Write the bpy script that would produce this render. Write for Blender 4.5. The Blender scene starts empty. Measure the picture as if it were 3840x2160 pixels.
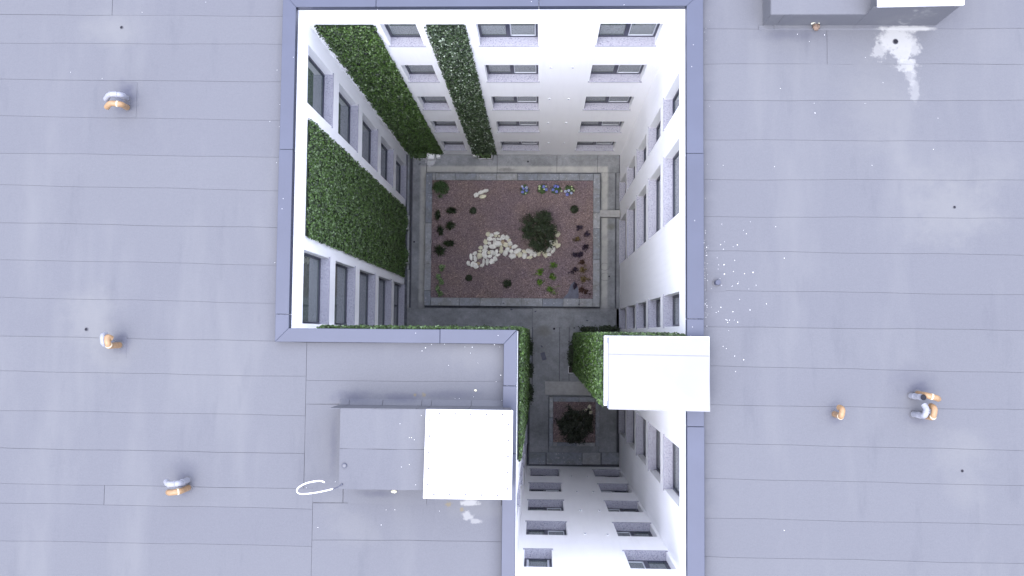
import bpy, math, random
from mathutils import Matrix, Vector, Euler
random.seed(11)
sc = bpy.context.scene
COL = sc.collection
rad = math.radians

# ------------------------------------------------------------------ camera, sky, sun, exposure
CAM = Vector((5.31101, -6.96078, 33.43988))
ROT = Euler((rad(2.98018), rad(1.86481), rad(0.53104)), 'XYZ')
FPX = 3237.07                                   # focal length in pixels of a 3840 wide frame
cam_d = bpy.data.cameras.new('camera'); cam = bpy.data.objects.new('camera', cam_d)
COL.objects.link(cam); cam.location = CAM; cam.rotation_euler = ROT
cam_d.sensor_width = 36; cam_d.lens = FPX / 3840 * 36; cam_d.clip_end = 500; cam_d.clip_start = .5
sc.camera = cam

w = bpy.data.worlds.new('World'); sc.world = w; w.use_nodes = True
wn = w.node_tree.nodes; wl = w.node_tree.links; wn.clear()
sky = wn.new('ShaderNodeTexSky'); sky.sky_type = 'NISHITA'; sky.sun_disc = False
SUN_EL, SUN_AZ = rad(70), rad(215)
sky.sun_elevation = SUN_EL; sky.sun_rotation = SUN_AZ
sky.air_density = 1.0; sky.dust_density = 4.0; sky.ozone_density = 1.0
mixw = wn.new('ShaderNodeMix'); mixw.data_type = 'RGBA'; mixw.inputs[0].default_value = .72
mixw.inputs[7].default_value = (9.4, 9.9, 12.2, 1)          # even cloud cover over the blue sky
# overcast sky: the cloud layer is brightest overhead (three times the horizon)
tcw = wn.new('ShaderNodeTexCoord'); spw = wn.new('ShaderNodeSeparateXYZ'); wl.new(tcw.outputs['Generated'], spw.inputs[0])
mrw = wn.new('ShaderNodeMapRange'); mrw.inputs[1].default_value = 0; mrw.inputs[2].default_value = 1; mrw.inputs[3].default_value = .43; mrw.inputs[4].default_value = 1.29
wl.new(spw.outputs[2], mrw.inputs[0])
cmw = wn.new('ShaderNodeMix'); cmw.data_type = 'RGBA'; cmw.blend_type = 'MULTIPLY'; cmw.inputs[0].default_value = 1
cmw.inputs[6].default_value = (9.7, 10.2, 12.6, 1); wl.new(mrw.outputs[0], cmw.inputs[7]); wl.new(cmw.outputs[2], mixw.inputs[7])
bgn = wn.new('ShaderNodeBackground'); bgn.inputs[1].default_value = .15
wo = wn.new('ShaderNodeOutputWorld')
wl.new(sky.outputs[0], mixw.inputs[6]); wl.new(mixw.outputs[2], bgn.inputs[0]); wl.new(bgn.outputs[0], wo.inputs[0])

sun_d = bpy.data.lights.new('sun', 'SUN'); sun_d.energy = .6; sun_d.angle = rad(35); sun_d.color = (1, .97, .93)
sun = bpy.data.objects.new('sun', sun_d); COL.objects.link(sun)
sun.rotation_euler = (math.pi/2 - SUN_EL, 0, math.pi - SUN_AZ)
sc.view_settings.view_transform = 'Standard'; sc.view_settings.look = 'None'
sc.view_settings.gamma = 1; sc.view_settings.use_curve_mapping = False
sc.view_settings.exposure = 1.38
sc.cycles.diffuse_bounces = 12; sc.cycles.max_bounces = 16; sc.cycles.glossy_bounces = 6

# ------------------------------------------------------------------ measuring helpers (photo point -> point on a known plane)
RM = ROT.to_matrix()
def ray(u, v): return RM @ Vector(((u-1920)/FPX, -(v-1080)/FPX, -1))
def at(u, v, z):
    d = ray(u, v); t = (z-CAM.z)/d.z; p = CAM + d*t; return (p.x, p.y)
def atx(u, v, x):
    d = ray(u, v); t = (x-CAM.x)/d.x; p = CAM + d*t; return (p.y, p.z)
def aty(u, v, y):
    d = ray(u, v); t = (y-CAM.y)/d.y; p = CAM + d*t; return (p.x, p.z)
def D(x, y): return (x*1.49068, y*1.49068)

W, L, XM, LS, H = 8.374, 6.926, 4.823, -12.058, 15.403
ZR = H - .18                                     # roof surface
HEADS = [2.302 + 3*k for k in (4, 3, 2, 1, 0)]   # window heads, top floor first

# ------------------------------------------------------------------ mesh helpers
class MB:
    def __init__(s): s.v = []; s.f = []; s.c = []
    def quad(s, a, b, c, d):
        n = len(s.v); s.v += [tuple(a), tuple(b), tuple(c), tuple(d)]; s.f.append((n, n+1, n+2, n+3)); return s
    def box(s, x0, x1, y0, y1, z0, z1):
        return s.prism([(x0, y0), (x1, y0), (x1, y1), (x0, y1)], z0, z1)
    def prism(s, poly, z0, z1, top=None):
        a = sum(poly[i-1][0]*poly[i][1]-poly[i][0]*poly[i-1][1] for i in range(len(poly)))
        if a < 0: poly = poly[::-1]; top = top[::-1] if top else None
        n = len(s.v); k = len(poly); tp = top or poly
        s.v += [(p[0], p[1], z0) for p in poly] + [(p[0], p[1], z1) for p in tp]
        s.f.append(tuple(range(n+k, n+2*k))); s.f.append(tuple(range(n+k-1, n-1, -1)))
        for i in range(k):
            j = (i+1) % k; s.f.append((n+i, n+j, n+k+j, n+k+i))
        return s
    def cyl(s, x, y, z0, z1, r, r2=None, k=16):
        r2 = r if r2 is None else r2
        P = [(x+r*math.cos(t*2*math.pi/k), y+r*math.sin(t*2*math.pi/k)) for t in range(k)]
        Q = [(x+r2*math.cos(t*2*math.pi/k), y+r2*math.sin(t*2*math.pi/k)) for t in range(k)]
        return s.prism(P, z0, z1, Q)
    def tube(s, pts, r, k=12, cap=True, radii=None):
        pts = [Vector(p) for p in pts]; n0 = len(s.v); m = len(pts); up = None
        for i, p in enumerate(pts):
            t = (pts[min(i+1, m-1)]-pts[max(i-1, 0)]).normalized()
            if up is None:
                up = t.orthogonal().normalized()
            up = (up - t*up.dot(t)); up = up.normalized() if up.length > 1e-6 else t.orthogonal().normalized()
            sd = t.cross(up); rr = radii[i] if radii else r
            for j in range(k):
                a = 2*math.pi*j/k; q = p+(up*math.cos(a)+sd*math.sin(a))*rr; s.v.append(tuple(q))
        for i in range(m-1):
            for j in range(k):
                a = n0+i*k+j; b = n0+i*k+(j+1) % k; s.f.append((a, b, b+k, a+k))
        if cap:
            s.f.append(tuple(n0+j for j in range(k-1, -1, -1))); s.f.append(tuple(n0+(m-1)*k+j for j in range(k)))
        return s
    def build(s, name, m, parent=None, smooth=False, loc=None, bevel=0):
        me = bpy.data.meshes.new(name)
        if loc:
            s.v = [(x-loc[0], y-loc[1], z-loc[2]) for x, y, z in s.v]
        me.from_pydata(s.v, [], s.f); me.update()
        if smooth: me.polygons.foreach_set('use_smooth', [True]*len(me.polygons))
        if s.c:
            at_ = me.color_attributes.new('tint', 'FLOAT_COLOR', 'POINT')
            at_.data.foreach_set('color', [q for c in s.c for q in (c, c, c, 1)])
        me.materials.append(m)
        o = bpy.data.objects.new(name, me); COL.objects.link(o)
        if loc: o.location = loc
        if bevel:
            b = o.modifiers.new('bevel', 'BEVEL'); b.width = bevel; b.segments = 2; b.limit_method = 'ANGLE'
        if parent: par(o, parent)
        return o
def par(o, p):
    o.parent = p; o.matrix_parent_inverse = p.matrix_basis.inverted()
def empty(name, loc, label=None, cat=None, group=None):
    o = bpy.data.objects.new(name, None); COL.objects.link(o); o.location = loc; o.empty_display_size = .2
    return tag(o, label, cat, group)
def tag(o, label=None, cat=None, group=None, kind=None):
    if label: o['label'] = label
    if cat: o['category'] = cat
    if group: o['group'] = group
    if kind: o['kind'] = kind
    return o
def copy_to(o, parent, loc=None):
    c = o.copy(); COL.objects.link(c)
    if parent: par(c, parent)
    if loc is not None: c.location = loc
    return c

# ------------------------------------------------------------------ materials
def newmat(name):
    m = bpy.data.materials.new(name); m.use_nodes = True; nt = m.node_tree
    return m, nt, nt.nodes['Principled BSDF']
def N(nt, t, **k):
    n = nt.nodes.new(t)
    for a, b in k.items(): setattr(n, a, b)
    return n
def setin(nt, sock, val):
    if hasattr(val, 'is_output') or isinstance(val, bpy.types.NodeSocket): nt.links.new(val, sock)
    else: sock.default_value = val
def math_(nt, op, a, b=None, c=None, clamp=False):
    n = N(nt, 'ShaderNodeMath', operation=op, use_clamp=clamp); setin(nt, n.inputs[0], a)
    if b is not None: setin(nt, n.inputs[1], b)
    if c is not None: setin(nt, n.inputs[2], c)
    return n.outputs[0]
def vmath(nt, op, a, b=None):
    n = N(nt, 'ShaderNodeVectorMath', operation=op); setin(nt, n.inputs[0], a)
    if b is not None: setin(nt, n.inputs[1], b)
    return n.outputs['Value'] if op in ('LENGTH', 'DISTANCE', 'DOT_PRODUCT') else n.outputs[0]
def mix(nt, f, a, b, blend='MIX'):
    n = N(nt, 'ShaderNodeMix', data_type='RGBA', blend_type=blend)
    setin(nt, n.inputs[0], f)
    for i, q in ((6, a), (7, b)):
        if isinstance(q, tuple): q = (*q[:3], 1)
        setin(nt, n.inputs[i], q)
    return n.outputs[2]
def noise(nt, vec, scale, detail=4, rough=.55, dist=0):
    n = N(nt, 'ShaderNodeTexNoise'); n.inputs['Scale'].default_value = scale; n.inputs['Detail'].default_value = detail
    n.inputs['Roughness'].default_value = rough; n.inputs['Distortion'].default_value = dist
    nt.links.new(vec, n.inputs['Vector']); return n.outputs['Fac']
def maprange(nt, v, a, b, c=0., d=1., smooth=False):
    n = N(nt, 'ShaderNodeMapRange'); setin(nt, n.inputs[0], v)
    if smooth: n.interpolation_type = 'SMOOTHSTEP'
    for i, q in zip((1, 2, 3, 4), (a, b, c, d)): n.inputs[i].default_value = q
    return n.outputs[0]
def pos(nt): return N(nt, 'ShaderNodeNewGeometry').outputs['Position']
def bump(nt, b, h, strength=.3, dist=.01):
    n = N(nt, 'ShaderNodeBump'); n.inputs['Strength'].default_value = strength; n.inputs['Distance'].default_value = dist
    nt.links.new(h, n.inputs['Height']); nt.links.new(n.outputs[0], b.inputs['Normal'])
def sc3(c, k): return tuple(q*k for q in c)
def simple(name, col, rough=.6, var=.12, scale=6, metal=0, spec=.5, bumps=0, objrand=0, stretch=None):
    m, nt, b = newmat(name); P = pos(nt)
    if stretch: P = vmath(nt, 'MULTIPLY', P, stretch)
    n = noise(nt, P, scale, 5)
    f = maprange(nt, n, .3, .7)
    c = mix(nt, f, sc3(col, 1-var), sc3(col, 1+var))
    if objrand:
        r = N(nt, 'ShaderNodeObjectInfo').outputs['Random']
        c = mix(nt, 1., c, mix(nt, r, (1-objrand,)*3, (1+objrand,)*3), 'MULTIPLY')
    nt.links.new(c, b.inputs['Base Color'])
    b.inputs['Roughness'].default_value = rough; b.inputs['Metallic'].default_value = metal
    b.inputs['Specular IOR Level'].default_value = spec
    if bumps: bump(nt, b, n, bumps, .01)
    return m
def spot(nt, P, base, uv, z, rx, ry, col, strength=.6, nz=.5, nscale=3, soft=.9):
    c = at(uv[0], uv[1], z)
    d = vmath(nt, 'LENGTH', vmath(nt, 'MULTIPLY', vmath(nt, 'SUBTRACT', P, (c[0], c[1], z)), (1/rx, 1/ry, .0)))
    if nz: d = math_(nt, 'ADD', d, math_(nt, 'MULTIPLY', math_(nt, 'SUBTRACT', noise(nt, P, nscale, 6, .65), .5), nz*3))
    f = maprange(nt, d, 1-soft, 1., strength, 0., True)
    return mix(nt, f, base, col)

# roof membrane: pale mineral bitumen, grain, streaks, dark stains, painted shading by the raised block and lime marks
ROOFC = (.1175, .1200, .1335)
M = {}
m, nt, b = newmat('roof_membrane'); P = pos(nt)
Ps = vmath(nt, 'MULTIPLY', P, (1, 7, 1))
c = mix(nt, maprange(nt, noise(nt, P, .35, 3), .3, .7), sc3(ROOFC, .985), sc3(ROOFC, 1.015))
c = mix(nt, maprange(nt, noise(nt, Ps, 9, 4, .6), .3, .7), mix(nt, 1., c, (.975, .975, .975), 'MULTIPLY'), c)
c = mix(nt, maprange(nt, noise(nt, P, 45, 4, .8), .3, .7), mix(nt, 1., c, (.90, .90, .91), 'MULTIPLY'), mix(nt, 1., c, (1.07, 1.07, 1.06), 'MULTIPLY'))
r = N(nt, 'ShaderNodeObjectInfo').outputs['Random']
c = mix(nt, 1., c, mix(nt, r, (.97, .97, .98), (1.03, 1.03, 1.02)), 'MULTIPLY')
grime = (.075, .078, .094)
# dirt collected along the coping
for (cx, cy, hx, hy, wd, st) in ((W/2, -2.0, 4.8, 20, .35, .55), (-.2, -3.0, .12, 5, .3, .35)):
    pass
sx = N(nt, 'ShaderNodeSeparateXYZ'); nt.links.new(P, sx.inputs[0])
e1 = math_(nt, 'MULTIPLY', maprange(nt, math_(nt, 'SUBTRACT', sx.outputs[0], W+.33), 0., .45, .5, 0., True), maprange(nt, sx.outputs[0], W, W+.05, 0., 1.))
Pv = vmath(nt, 'MULTIPLY', P, (1, .22, 1))
c = mix(nt, maprange(nt, noise(nt, Pv, .9, 4, .6), .52, .75, 0., .5), c, (.150, .152, .158))
c = mix(nt, maprange(nt, noise(nt, Pv, 1.7, 5, .65), .25, .42, .35, 0.), c, grime)
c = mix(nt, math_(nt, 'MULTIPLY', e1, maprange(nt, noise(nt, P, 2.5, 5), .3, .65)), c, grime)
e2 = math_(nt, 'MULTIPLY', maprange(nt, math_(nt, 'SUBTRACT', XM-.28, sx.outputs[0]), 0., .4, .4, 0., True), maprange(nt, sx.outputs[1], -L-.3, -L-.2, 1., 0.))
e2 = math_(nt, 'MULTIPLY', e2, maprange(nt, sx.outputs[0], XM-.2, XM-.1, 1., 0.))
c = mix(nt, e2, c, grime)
pale = (.166, .167, .165); lime = (.285, .285, .277)
for uv, rx, ry, k in (((420, 110), .8, .45, .45), ((330, 1190), .75, .8, .55), ((420, 1330), .6, .5, .35), ((3560, 790), 1.2, .9, .6), ((3600, 640), 1.6, .5, .25),
                      ((3600, 1700), .8, .6, .4), ((3620, 1830), .5, .5, .3), ((1330, 1990), .7, .45, .3), ((1250, 1890), .4, .3, .2),
                      ((3300, 380), 1.0, 1.6, .35), ((1800, 1330), 1.3, .35, .3), ((1780, 1900), .9, .3, .3)):
    c = spot(nt, P, c, uv, ZR, rx*1.15, ry*1.15, pale, k*.8, .45, 2.2)
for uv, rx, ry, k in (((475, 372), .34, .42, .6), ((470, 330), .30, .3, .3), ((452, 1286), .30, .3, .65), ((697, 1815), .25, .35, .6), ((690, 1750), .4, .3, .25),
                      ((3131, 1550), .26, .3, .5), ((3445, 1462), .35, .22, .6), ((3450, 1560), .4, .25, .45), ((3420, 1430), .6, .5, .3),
                      ((1330, 1490), .7, .22, .5), ((1500, 1492), .6, .16, .5), ((1250, 1680), .12, 1.0, .3), ((1700, 1480), 1.0, .15, .35), ((1420, 1850), .6, .12, .4),  # soft shading along the middle block's foot, painted as dark strips
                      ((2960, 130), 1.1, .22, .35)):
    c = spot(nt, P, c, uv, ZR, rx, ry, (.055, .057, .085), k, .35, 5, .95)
for uv, rx, ry, nz, k in (((3360, 150), .46, .30, .45, 1.), ((3380, 200), .30, .22, .7, .9), ((3415, 280), .16, .30, .7, .4), ((3400, 108), .72, .07, .35, .95), ((3380, 78), .34, .10, .5, .6),
                      ((3425, 185), .18, .2, .7, .7), ((3430, 330), .14, .4, .8, .35), ((3300, 190), .2, .25, .9, .6), ((3400, 245), .3, .18, .9, .7), ((1770, 1885), .26, .08, .6, .8), ((1752, 1935), .15, .12, .7, .6), ((1785, 1955), .16, .07, .7, .5)):
    c = spot(nt, P, c, uv, ZR, rx, ry, lime, k, nz, 7, .5)
for uv, rr in (((1682, 1890), .09), ((1733, 1912), .06), ((1556, 1481), .05), ((1590, 1480), .06)):
    c = spot(nt, P, c, uv, ZR, rr, rr, (.17, .135, .06), .55, .8, 20, .8)
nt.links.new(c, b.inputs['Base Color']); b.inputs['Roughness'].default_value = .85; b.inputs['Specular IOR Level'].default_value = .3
bump(nt, b, noise(nt, P, 120, 3, .7), .35, .004)
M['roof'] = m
M['bitumen'] = simple('bitumen', (.09, .09, .10), .9, .25, 8)
M['coping'] = simple('coping_metal', (.056, .063, .094), .45, .05, 1.6, metal=.1, objrand=.04)
M['plaster'] = None
m, nt, b = newmat('white_plaster'); P = pos(nt)
c = mix(nt, maprange(nt, noise(nt, P, .7, 5), .3, .7), (.91, .91, .93), (.945, .945, .955))
Pz = vmath(nt, 'MULTIPLY', P, (6, 6, .35))
c = mix(nt, maprange(nt, noise(nt, Pz, 1.2, 5), .50, .8, 0., .25), c, (.76, .76, .79))
nt.links.new(c, b.inputs['Base Color']); b.inputs['Roughness'].default_value = .9; b.inputs['Specular IOR Level'].default_value = .2
bump(nt, b, noise(nt, P, 90, 3), .12, .004); M['plaster'] = m
# granite
m, nt, b = newmat('grey_granite'); P = pos(nt)
n1 = noise(nt, P, 75, 3, .8); n2 = noise(nt, P, 38, 3, .7)
c = mix(nt, maprange(nt, n1, .40, .60), (.25, .25, .30), (.44, .44, .50))
c = mix(nt, maprange(nt, n2, .56, .62), c, (.15, .15, .20))
nt.links.new(c, b.inputs['Base Color']); b.inputs['Roughness'].default_value = .6; M['granite'] = m
M['frame'] = simple('anthracite_frame', (.024, .027, .050), .4, .1, 8)
M['sash'] = simple('pale_sash', (.55, .57, .62), .45, .05, 8)
m, nt, b = newmat('window_glass')
b.inputs['Base Color'].default_value = (.095, .120, .110, 1); b.inputs['Roughness'].default_value = .02; b.inputs['IOR'].default_value = 2.6
M['glass'] = m
M['whitemetal'] = simple('white_sheet_metal', (.60, .60, .62), .5, .03, 2.5)
M['capmetal'] = simple('pale_coated_metal', (.245, .245, .25), .65, .03, 1.6)
M['seam'] = simple('metal_seam', (.17, .17, .19), .6)
M['screw'] = simple('screw_head', (.13, .13, .15), .5)
M['bracket'] = simple('grey_bracket', (.18, .20, .28), .5)
M['soil'] = simple('dark_soil', (.035, .03, .025), .95, .3, 40, bumps=.5)
# courtyard concrete
BED = (at(1597, 1151, .3)[0], at(2248, 1151, .3)[0], at(1920, 1151, .3)[1], at(1920, 649, .3)[1])
def floor_mat(name, col):
    m, nt, b = newmat(name); P = pos(nt)
    c = mix(nt, maprange(nt, noise(nt, P, .9, 6, .65), .3, .7), sc3(col, .62), sc3(col, 1.22))
    c = mix(nt, maprange(nt, noise(nt, P, 4.5, 7, .72), .35, .65), mix(nt, 1., c, (.74, .75, .77), 'MULTIPLY'), c)
    c = mix(nt, maprange(nt, noise(nt, P, 14, 5, .7), .38, .6), mix(nt, 1., c, (.86, .86, .85), 'MULTIPLY'), c)
    c = mix(nt, maprange(nt, noise(nt, P, 60, 3, .7), .60, .75), c, sc3(col, 1.35))
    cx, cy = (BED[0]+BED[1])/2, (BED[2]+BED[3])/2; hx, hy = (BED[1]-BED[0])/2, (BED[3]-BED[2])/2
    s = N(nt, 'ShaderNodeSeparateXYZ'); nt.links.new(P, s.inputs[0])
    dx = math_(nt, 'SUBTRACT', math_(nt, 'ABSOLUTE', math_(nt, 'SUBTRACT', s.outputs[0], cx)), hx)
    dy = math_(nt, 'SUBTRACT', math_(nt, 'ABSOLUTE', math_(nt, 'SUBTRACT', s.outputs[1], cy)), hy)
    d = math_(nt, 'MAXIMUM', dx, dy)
    d = math_(nt, 'ADD', d, math_(nt, 'MULTIPLY', math_(nt, 'SUBTRACT', noise(nt, P, 5, 4), .5), .05))
    f = math_(nt, 'MULTIPLY', maprange(nt, d, .04, .15, 0., 1., True), maprange(nt, d, .27, .38, 1., 0., True))
    f = math_(nt, 'MULTIPLY', f, maprange(nt, s.outputs[1], -6.15, -5.7, 0., .85))
    f = math_(nt, 'MULTIPLY', f, maprange(nt, noise(nt, P, 3.3, 6, .7), .28, .5, .45, 1.))
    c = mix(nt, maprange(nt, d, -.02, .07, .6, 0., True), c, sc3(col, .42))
    c = mix(nt, f, c, mix(nt, maprange(nt, noise(nt, P, 3, 5), .3, .7), (.36, .36, .335), (.45, .445, .41)))
    c = spot(nt, P, c, (2040, 1245), 0, .45, .35, (.10, .095, .075), .6, .4, 3)
    c = spot(nt, P, c, (2290, 850), 0, .25, .2, (.10, .10, .06), .5, .4, 3)
    c = spot(nt, P, c, (1615, 600), 0, .22, .30, (.55, .55, .56), .8, .6, 8, .4)
    c = spot(nt, P, c, (1900, 636), 0, .45, .12, (.12, .12, .12), .6, .5, 6)
    nt.links.new(c, b.inputs['Base Color']); b.inputs['Roughness'].default_value = .75
    bump(nt, b, noise(nt, P, 40, 4), .3, .005); return m
M['concrete'] = floor_mat('courtyard_concrete', (.27, .28, .29))
M['joint'] = simple('grey_joint_bed', (.09, .095, .11), .9, .3, 8)
M['wetdark'] = simple('dark_drain_bed', (.035, .037, .045), .7, .3, 5)
M['kerb'] = None
m, nt, b = newmat('kerb_stone'); P = pos(nt)
rr = N(nt, 'ShaderNodeObjectInfo').outputs['Random']
c = mix(nt, rr, (.185, .205, .24), (.29, .30, .31))
c = mix(nt, maprange(nt, noise(nt, P, 7, 6, .7), .3, .7), mix(nt, 1., c, (.8, .8, .8), 'MULTIPLY'), mix(nt, 1., c, (1.15, 1.15, 1.15), 'MULTIPLY'))
c = mix(nt, maprange(nt, noise(nt, P, 13, 5, .65), .60, .68), c, (.50, .50, .50))
c = mix(nt, maprange(nt, noise(nt, P, 2.2, 5, .7), .45, .62), c, mix(nt, 1., c, (.82, .80, .74), 'MULTIPLY'))
nt.links.new(c, b.inputs['Base Color']); b.inputs['Roughness'].default_value = .7; bump(nt, b, noise(nt, P, 30, 4), .3, .005); M['kerb'] = m
m, nt, b = newmat('red_gravel'); P = pos(nt)
v = N(nt, 'ShaderNodeTexVoronoi'); v.inputs['Scale'].default_value = 38; nt.links.new(P, v.inputs['Vector'])
s = N(nt, 'ShaderNodeSeparateColor'); nt.links.new(v.outputs['Color'], s.inputs[0])
c = mix(nt, s.outputs[0], (.105, .080, .080), (.27, .215, .208))
c = mix(nt, maprange(nt, s.outputs[1], .85, 1.), c, (.42, .34, .32))
c = mix(nt, maprange(nt, noise(nt, P, 1.1, 4), .35, .7), mix(nt, 1., c, (.88, .84, .95), 'MULTIPLY'), mix(nt, 1., c, (1.08, 1.0, .92), 'MULTIPLY'))
nt.links.new(c, b.inputs['Base Color']); b.inputs['Roughness'].default_value = .85
bump(nt, b, v.outputs['Distance'], .9, .02); M['gravel'] = m
m, nt, b = newmat('gravel_piece'); r = N(nt, 'ShaderNodeAttribute'); r.attribute_name = 'tint'
c = mix(nt, r.outputs['Fac'], (.13, .095, .10), (.32, .25, .25)); nt.links.new(c, b.inputs['Base Color']); b.inputs['Roughness'].default_value = .8; M['gravelpiece'] = m
M['slate'] = simple('dark_slate', (.085, .09, .125), .6, .2, 9)
def rockmat(name, col):
    m, nt, b = newmat(name); P = pos(nt)
    c = mix(nt, maprange(nt, noise(nt, P, 6, 6, .7), .3, .7), sc3(col, .82), sc3(col, 1.1))
    c = mix(nt, maprange(nt, noise(nt, P, 25, 4, .7), .62, .75), c, (.30, .27, .22))
    r = N(nt, 'ShaderNodeObjectInfo').outputs['Random']
    c = mix(nt, 1., c, mix(nt, r, (.88,)*3, (1.05,)*3), 'MULTIPLY')
    nt.links.new(c, b.inputs['Base Color']); b.inputs['Roughness'].default_value = .8; bump(nt, b, noise(nt, P, 22, 5), .6, .02); return m
M['rock_white'] = rockmat('white_limestone', (.76, .75, .68))
M['rock_cream'] = rockmat('cream_limestone', (.68, .655, .48))
M['rock_tan'] = rockmat('tan_limestone', (.50, .41, .27))
def leafmat(name, c0, c1, rough=.45, glint=None):
    m, nt, b = newmat(name); a = N(nt, 'ShaderNodeAttribute'); a.attribute_name = 'tint'
    c = mix(nt, a.outputs['Fac'], c0, c1)
    if glint: c = mix(nt, maprange(nt, a.outputs['Fac'], .93, .95), c, glint)  # glint painted in: paler base colour on a few random leaves
    nt.links.new(c, b.inputs['Base Color']); b.inputs['Roughness'].default_value = rough
    b.inputs['Subsurface Weight'].default_value = 0
    return m
M['ivy'] = leafmat('ivy_leaf', (.003, .009, .002), (.078, .150, .028), .34, (.16, .23, .11))
M['ivy_grey'] = leafmat('ivy_leaf_silvery', (.004, .009, .005), (.066, .105, .044), .28, (.30, .36, .28))
M['ivyback'] = simple('green_wall_mesh', (.010, .018, .008), .9)
M['leaf_dark'] = leafmat('dark_shrub_leaf', (.003, .007, .002), (.040, .066, .022), .5)
M['leaf_black'] = leafmat('blackish_leaf', (.002, .004, .002), (.020, .030, .010), .5)
M['leaf_mid'] = leafmat('mid_green_leaf', (.02, .045, .012), (.10, .17, .055), .5)
M['leaf_fern'] = leafmat('pale_fern_leaf', (.03, .07, .02), (.15, .24, .10), .6)
M['leaf_bright'] = leafmat('bright_green_leaf', (.02, .06, .006), (.17, .32, .03), .5)
M['leaf_lime'] = leafmat('pale_green_leaf', (.03, .08, .02), (.30, .42, .18), .5)
M['leaf_purple'] = leafmat('purple_leaf', (.008, .005, .010), (.050, .030, .065), .5)
M['leaf_red'] = leafmat('red_brown_leaf', (.02, .008, .006), (.10, .045, .025), .5)
M['leaf_ochre'] = leafmat('ochre_leaf', (.04, .028, .010), (.21, .15, .05), .5)
M['flower_blue'] = leafmat('blue_petal', (.10, .12, .42), (.30, .34, .78), .6)
M['flower_pale'] = leafmat('pale_blue_petal', (.34, .38, .58), (.62, .66, .82), .6)
M['flower_green'] = leafmat('green_white_petal', (.40, .50, .25), (.62, .70, .42), .6)
M['bark'] = simple('bark', (.07, .05, .035), .9, .3, 20, bumps=.5)
M['pvc_orange'] = simple('orange_pvc', (.29, .178, .090), .42, .18, 14)
M['pvc_white'] = simple('white_pvc', (.25, .255, .29), .42, .12, 14)
M['pvc_ring'] = simple('pvc_joint_ring', (.6, .5, .35), .4, .05, 7)
M['black'] = simple('black_void', (.006, .006, .012), .9, .1)
M['rubber'] = simple('dark_rubber', (.055, .06, .09), .6, .1)
M['pebble'] = simple('white_pebble', (.82, .82, .82), .7, .1, 20)
M['brownstone'] = simple('mottled_brown_stone', (.16, .11, .08), .8, .6, 22)
M['strap'] = simple('white_strap', (.86, .86, .87), .5, .03)
M['palegreypatch'] = simple('pale_concrete_slab', (.32, .32, .31), .8, .12, 7)
M['ground'] = simple('ground_asphalt', (.06, .06, .06), .9)
M['hose'] = simple('grey_cable', (.12, .12, .13), .6)
M['exterior'] = M['plaster']

# ------------------------------------------------------------------ setting: ground
g = MB().quad((-150, -150, -.3), (150, -150, -.3), (150, 150, -.3), (-150, 150, -.3)).build('ground', M['ground'])
tag(g, kind='structure')

# ------------------------------------------------------------------ the building
bld = empty('courtyard_building', (W/2, -6, 0), 'white plastered five-storey building with flat grey membrane roof around an inner courtyard', 'building')
XW, XE, YN, YS = -12., 24., 9., -22.
WT = .22
COP_W, COP_E = .27, .33
# walls facing the court. each: origin, direction along, normal into the court, length
def wall(P0, d, n, length, openings, z0=-.3, z1=H-.10):
    mb = MB(); P0 = Vector((*P0, 0)); d = Vector((*d, 0)); n = Vector((*n, 0))
    ss = sorted({0, length, *[q for o in openings for q in o[:2]]}); zs = sorted({z0, z1, *[q for o in openings for q in o[2:4]]})
    def pt(s, dep, z): q = P0+d*s-n*dep; return (q.x, q.y, z)
    flip = d.cross(Vector((0, 0, 1))).dot(n) < 0
    def face(a, b, c, e):
        mb.quad(a, b, c, e) if not flip else mb.quad(e, c, b, a)
    for i in range(len(ss)-1):
        for j in range(len(zs)-1):
            sm, zm = (ss[i]+ss[i+1])/2, (zs[j]+zs[j+1])/2
            if any(o[0] < sm < o[1] and o[2] < zm < o[3] for o in openings): continue
            face(pt(ss[i], 0, zs[j]), pt(ss[i+1], 0, zs[j]), pt(ss[i+1], 0, zs[j+1]), pt(ss[i], 0, zs[j+1]))
    for s0, s1, a, b_ in openings:
        R = .34
        face(pt(s0, R, a), pt(s0, 0, a), pt(s0, 0, b_), pt(s0, R, b_))
        face(pt(s1, 0, a), pt(s1, R, a), pt(s1, R, b_), pt(s1, 0, b_))
        face(pt(s0, 0, b_), pt(s1, 0, b_), pt(s1, R, b_), pt(s0, R, b_))
        face(pt(s0, R, a), pt(s1, R, a), pt(s1, 0, a), pt(s0, 0, a))
        face(pt(s0, R, a), pt(s1, R, a), pt(s1, R, b_), pt(s0, R, b_))
    # thickness towards the building
    T = WT
    face(pt(length, T, z1-.8), pt(0, T, z1-.8), pt(0, T, z1), pt(length, T, z1))
    face(pt(0, 0, z1), pt(length, 0, z1), pt(length, T, z1), pt(0, T, z1))
    return mb.build('wall', M['plaster'], bld)
def obox(mb, P0, d, n, s0, s1, d0, d1, z0, z1):
    """box in wall coordinates: s along, depth behind the face (negative = proud), z"""
    P0 = Vector((*P0, 0)); d = Vector((*d, 0)); n = Vector((*n, 0))
    pts = [P0+d*s0-n*d0, P0+d*s1-n*d0, P0+d*s1-n*d1, P0+d*s0-n*d1]
    mb.prism([(p.x, p.y) for p in pts], z0, z1)
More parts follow.
